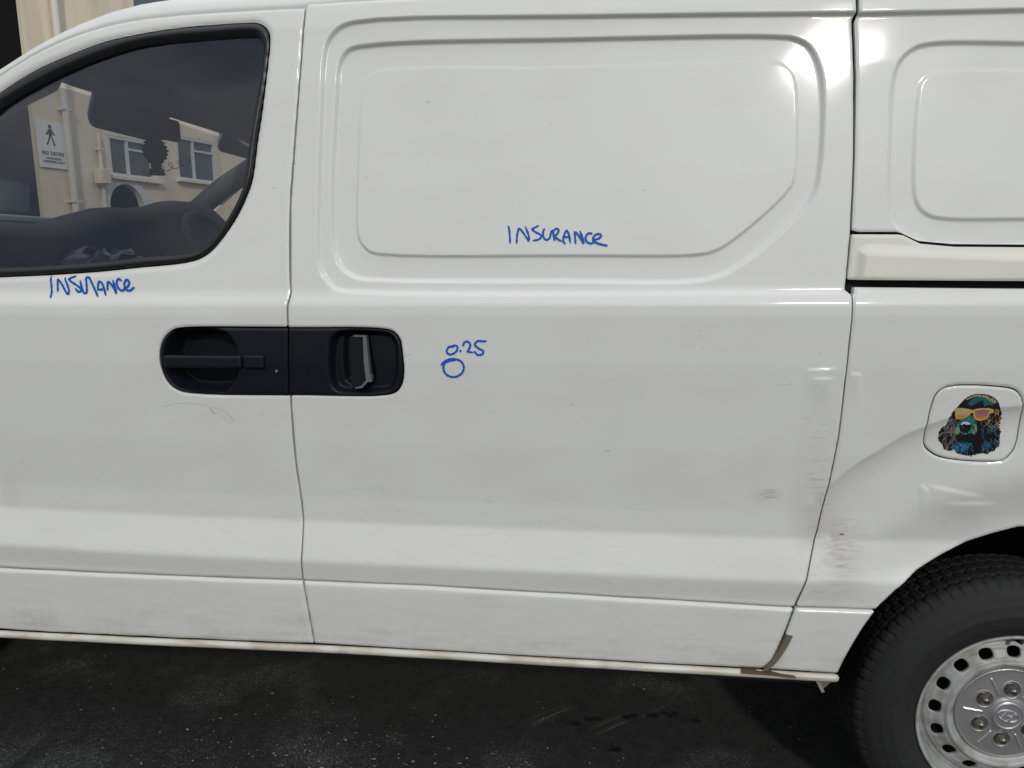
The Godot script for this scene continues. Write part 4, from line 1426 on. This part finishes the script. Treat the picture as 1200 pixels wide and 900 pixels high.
	st.begin(Mesh.PRIMITIVE_TRIANGLES)
	prism(circle(.024, 20, Vector2(-.01, .215)), .003, .0045, st)
	prism(pl([-.03, .185, .01, .19, .025, .15, .055, .125, .045, .112, .015, .132, .008, .10, -.035, .10, -.038, .135, -.065, .105, -.078, .115, -.05, .155]), .003, .0045, st)
	prism(pl([-.036, .098, -.012, .098, -.03, .05, -.06, -.01, -.08, -.002, -.05, .05]), .003, .0045, st)
	prism(pl([-.01, .098, .008, .098, .03, .045, .045, -.01, .022, -.012, .01, .04]), .003, .0045, st)
	put("walking_figure", st.commit(), M.sign_ink, s)

func build_added_shed() -> void:
	# an added grey shed, unseen behind the viewer; it darkens reflections in paint and glass
	var b := Node3D.new()
	b.name = "added_shed"
	add_child(b, true)
	b.position = Vector3(-1.0, -.02, 14.5)
	tag(b, "added grey shed, unseen, darkening reflections in the van paint", "shed")
	put("wall", boxes([[Vector3(0, 2.1, 1.5), Vector3(34, 4.2, 3.0), .01]]), M.shed, b)
	put("roof", boxes([[Vector3(0, 4.3, 1.5), Vector3(34.6, .16, 3.6), .02]]), M.shed_roof, b)
	for i in 5:
		var door := put("roller_door", boxes([[Vector3(-13 + 6.2 * i, 1.5, -.02), Vector3(3.4, 3.0, .05), .01]]), M.shed_roof if i % 2 else M.pipe, b)
		door.position = Vector3.ZERO

func build_ground() -> void:
	var st := SurfaceTool.new()
	st.begin(Mesh.PRIMITIVE_TRIANGLES)
	var R := 150.0
	for q in [[-R, -R], [R, -R], [R, R], [-R, -R], [R, R], [-R, R]]:
		st.set_normal(Vector3.UP)
		st.set_uv(Vector2((q[0] + 2.7) / 2.8, (q[1] + 1.4) / 2.8))
		st.add_vertex(Vector3(q[0], -.02, q[1]))
	tag(put("ground", st.commit(), M.asphalt), "dark worn asphalt yard under the van", "", "", "structure")
	# loose stone chips lying on the asphalt
	var chip := SurfaceTool.new()
	chip.begin(Mesh.PRIMITIVE_TRIANGLES)
	var V := [Vector3(1, 0, 0), Vector3(.2, .1, 1.1), Vector3(-.9, 0, .3), Vector3(-.3, .05, -.9), Vector3(.1, .75, .1)]
	for f in [[0, 4, 1], [1, 4, 2], [2, 4, 3], [3, 4, 0]]:
		var nn: Vector3 = -(V[f[1]] - V[f[0]]).cross(V[f[2]] - V[f[0]]).normalized()
		if nn.y < 0:
			nn = -nn
			f = [f[2], f[1], f[0]]
		for k in f:
			chip.set_normal(nn)
			chip.add_vertex(V[k])
	var mm := MultiMesh.new()
	mm.transform_format = MultiMesh.TRANSFORM_3D
	mm.use_colors = true
	mm.mesh = chip.commit()
	mm.instance_count = 380
	for i in 380:
		var s := rng.randf_range(.0012, .0030) * (1.9 if rng.randf() < .10 else 1.0)
		var near := rng.randf() < .65
		var at := Vector3(rng.randfn(-1.75, .35), .0005 - .02, rng.randfn(-.22, .10)) if near else Vector3(rng.randf_range(-3.2, .3), .0005 - .02, rng.randf_range(-.72, .3))
		var basis := Basis.from_euler(Vector3(0, rng.randf() * TAU, 0)).scaled(Vector3(s * rng.randf_range(.8, 1.8), s * .7, s))
		mm.set_instance_transform(i, Transform3D(basis, at))
		var g := rng.randf_range(.08, .5)
		mm.set_instance_color(i, Color(g, g * .98, g * .94))
	var chips := MultiMeshInstance3D.new()
	chips.name = "gravel"
	chips.multimesh = mm
	var cm := mat(Color.WHITE, .85)
	cm.vertex_color_use_as_albedo = true
	chips.material_override = cm
	add_child(chips, true)
	tag(chips, "pale stone chips scattered over the dark asphalt", "gravel", "", "stuff")

func _ready() -> void:
	rng.seed = 20240611
	var cam := Camera3D.new()
	cam.name = "camera"
	cam.position = Vector3(-.98606, 1.44618, 1.68346)
	cam.basis = Basis.from_euler(Vector3(deg_to_rad(-9.7718), deg_to_rad(7.0549), deg_to_rad(-.5158)), EULER_ORDER_YXZ)
	cam.fov = rad_to_deg(2.0 * atan(450.0 / 870.97))
	cam.near = .05
	cam.far = 400
	cam.current = true
	add_child(cam, true)
	var we := WorldEnvironment.new()
	we.name = "environment"
	var e := Environment.new()
	e.background_mode = Environment.BG_SKY
	e.sky = Sky.new()
	e.sky.sky_material = make_sky()
	e.tonemap_mode = Environment.TONE_MAPPER_LINEAR
	e.tonemap_exposure = .885
	e.sdfgi_enabled = true
	e.ssao_enabled = true
	e.ssil_enabled = true
	we.environment = e
	add_child(we, true)
	var sun := DirectionalLight3D.new()
	sun.name = "sun"
	sun.light_energy = .46
	sun.light_color = Color(1, .98, .94)
	sun.light_angular_distance = 3.4
	sun.shadow_enabled = true
	sun.look_at_from_position(sun_towards() * 10.0, Vector3.ZERO, Vector3.UP)
	add_child(sun, true)
	make_lut()
	make_materials()
	build_ground()
	build_building()
	build_added_shed()
	build_van()
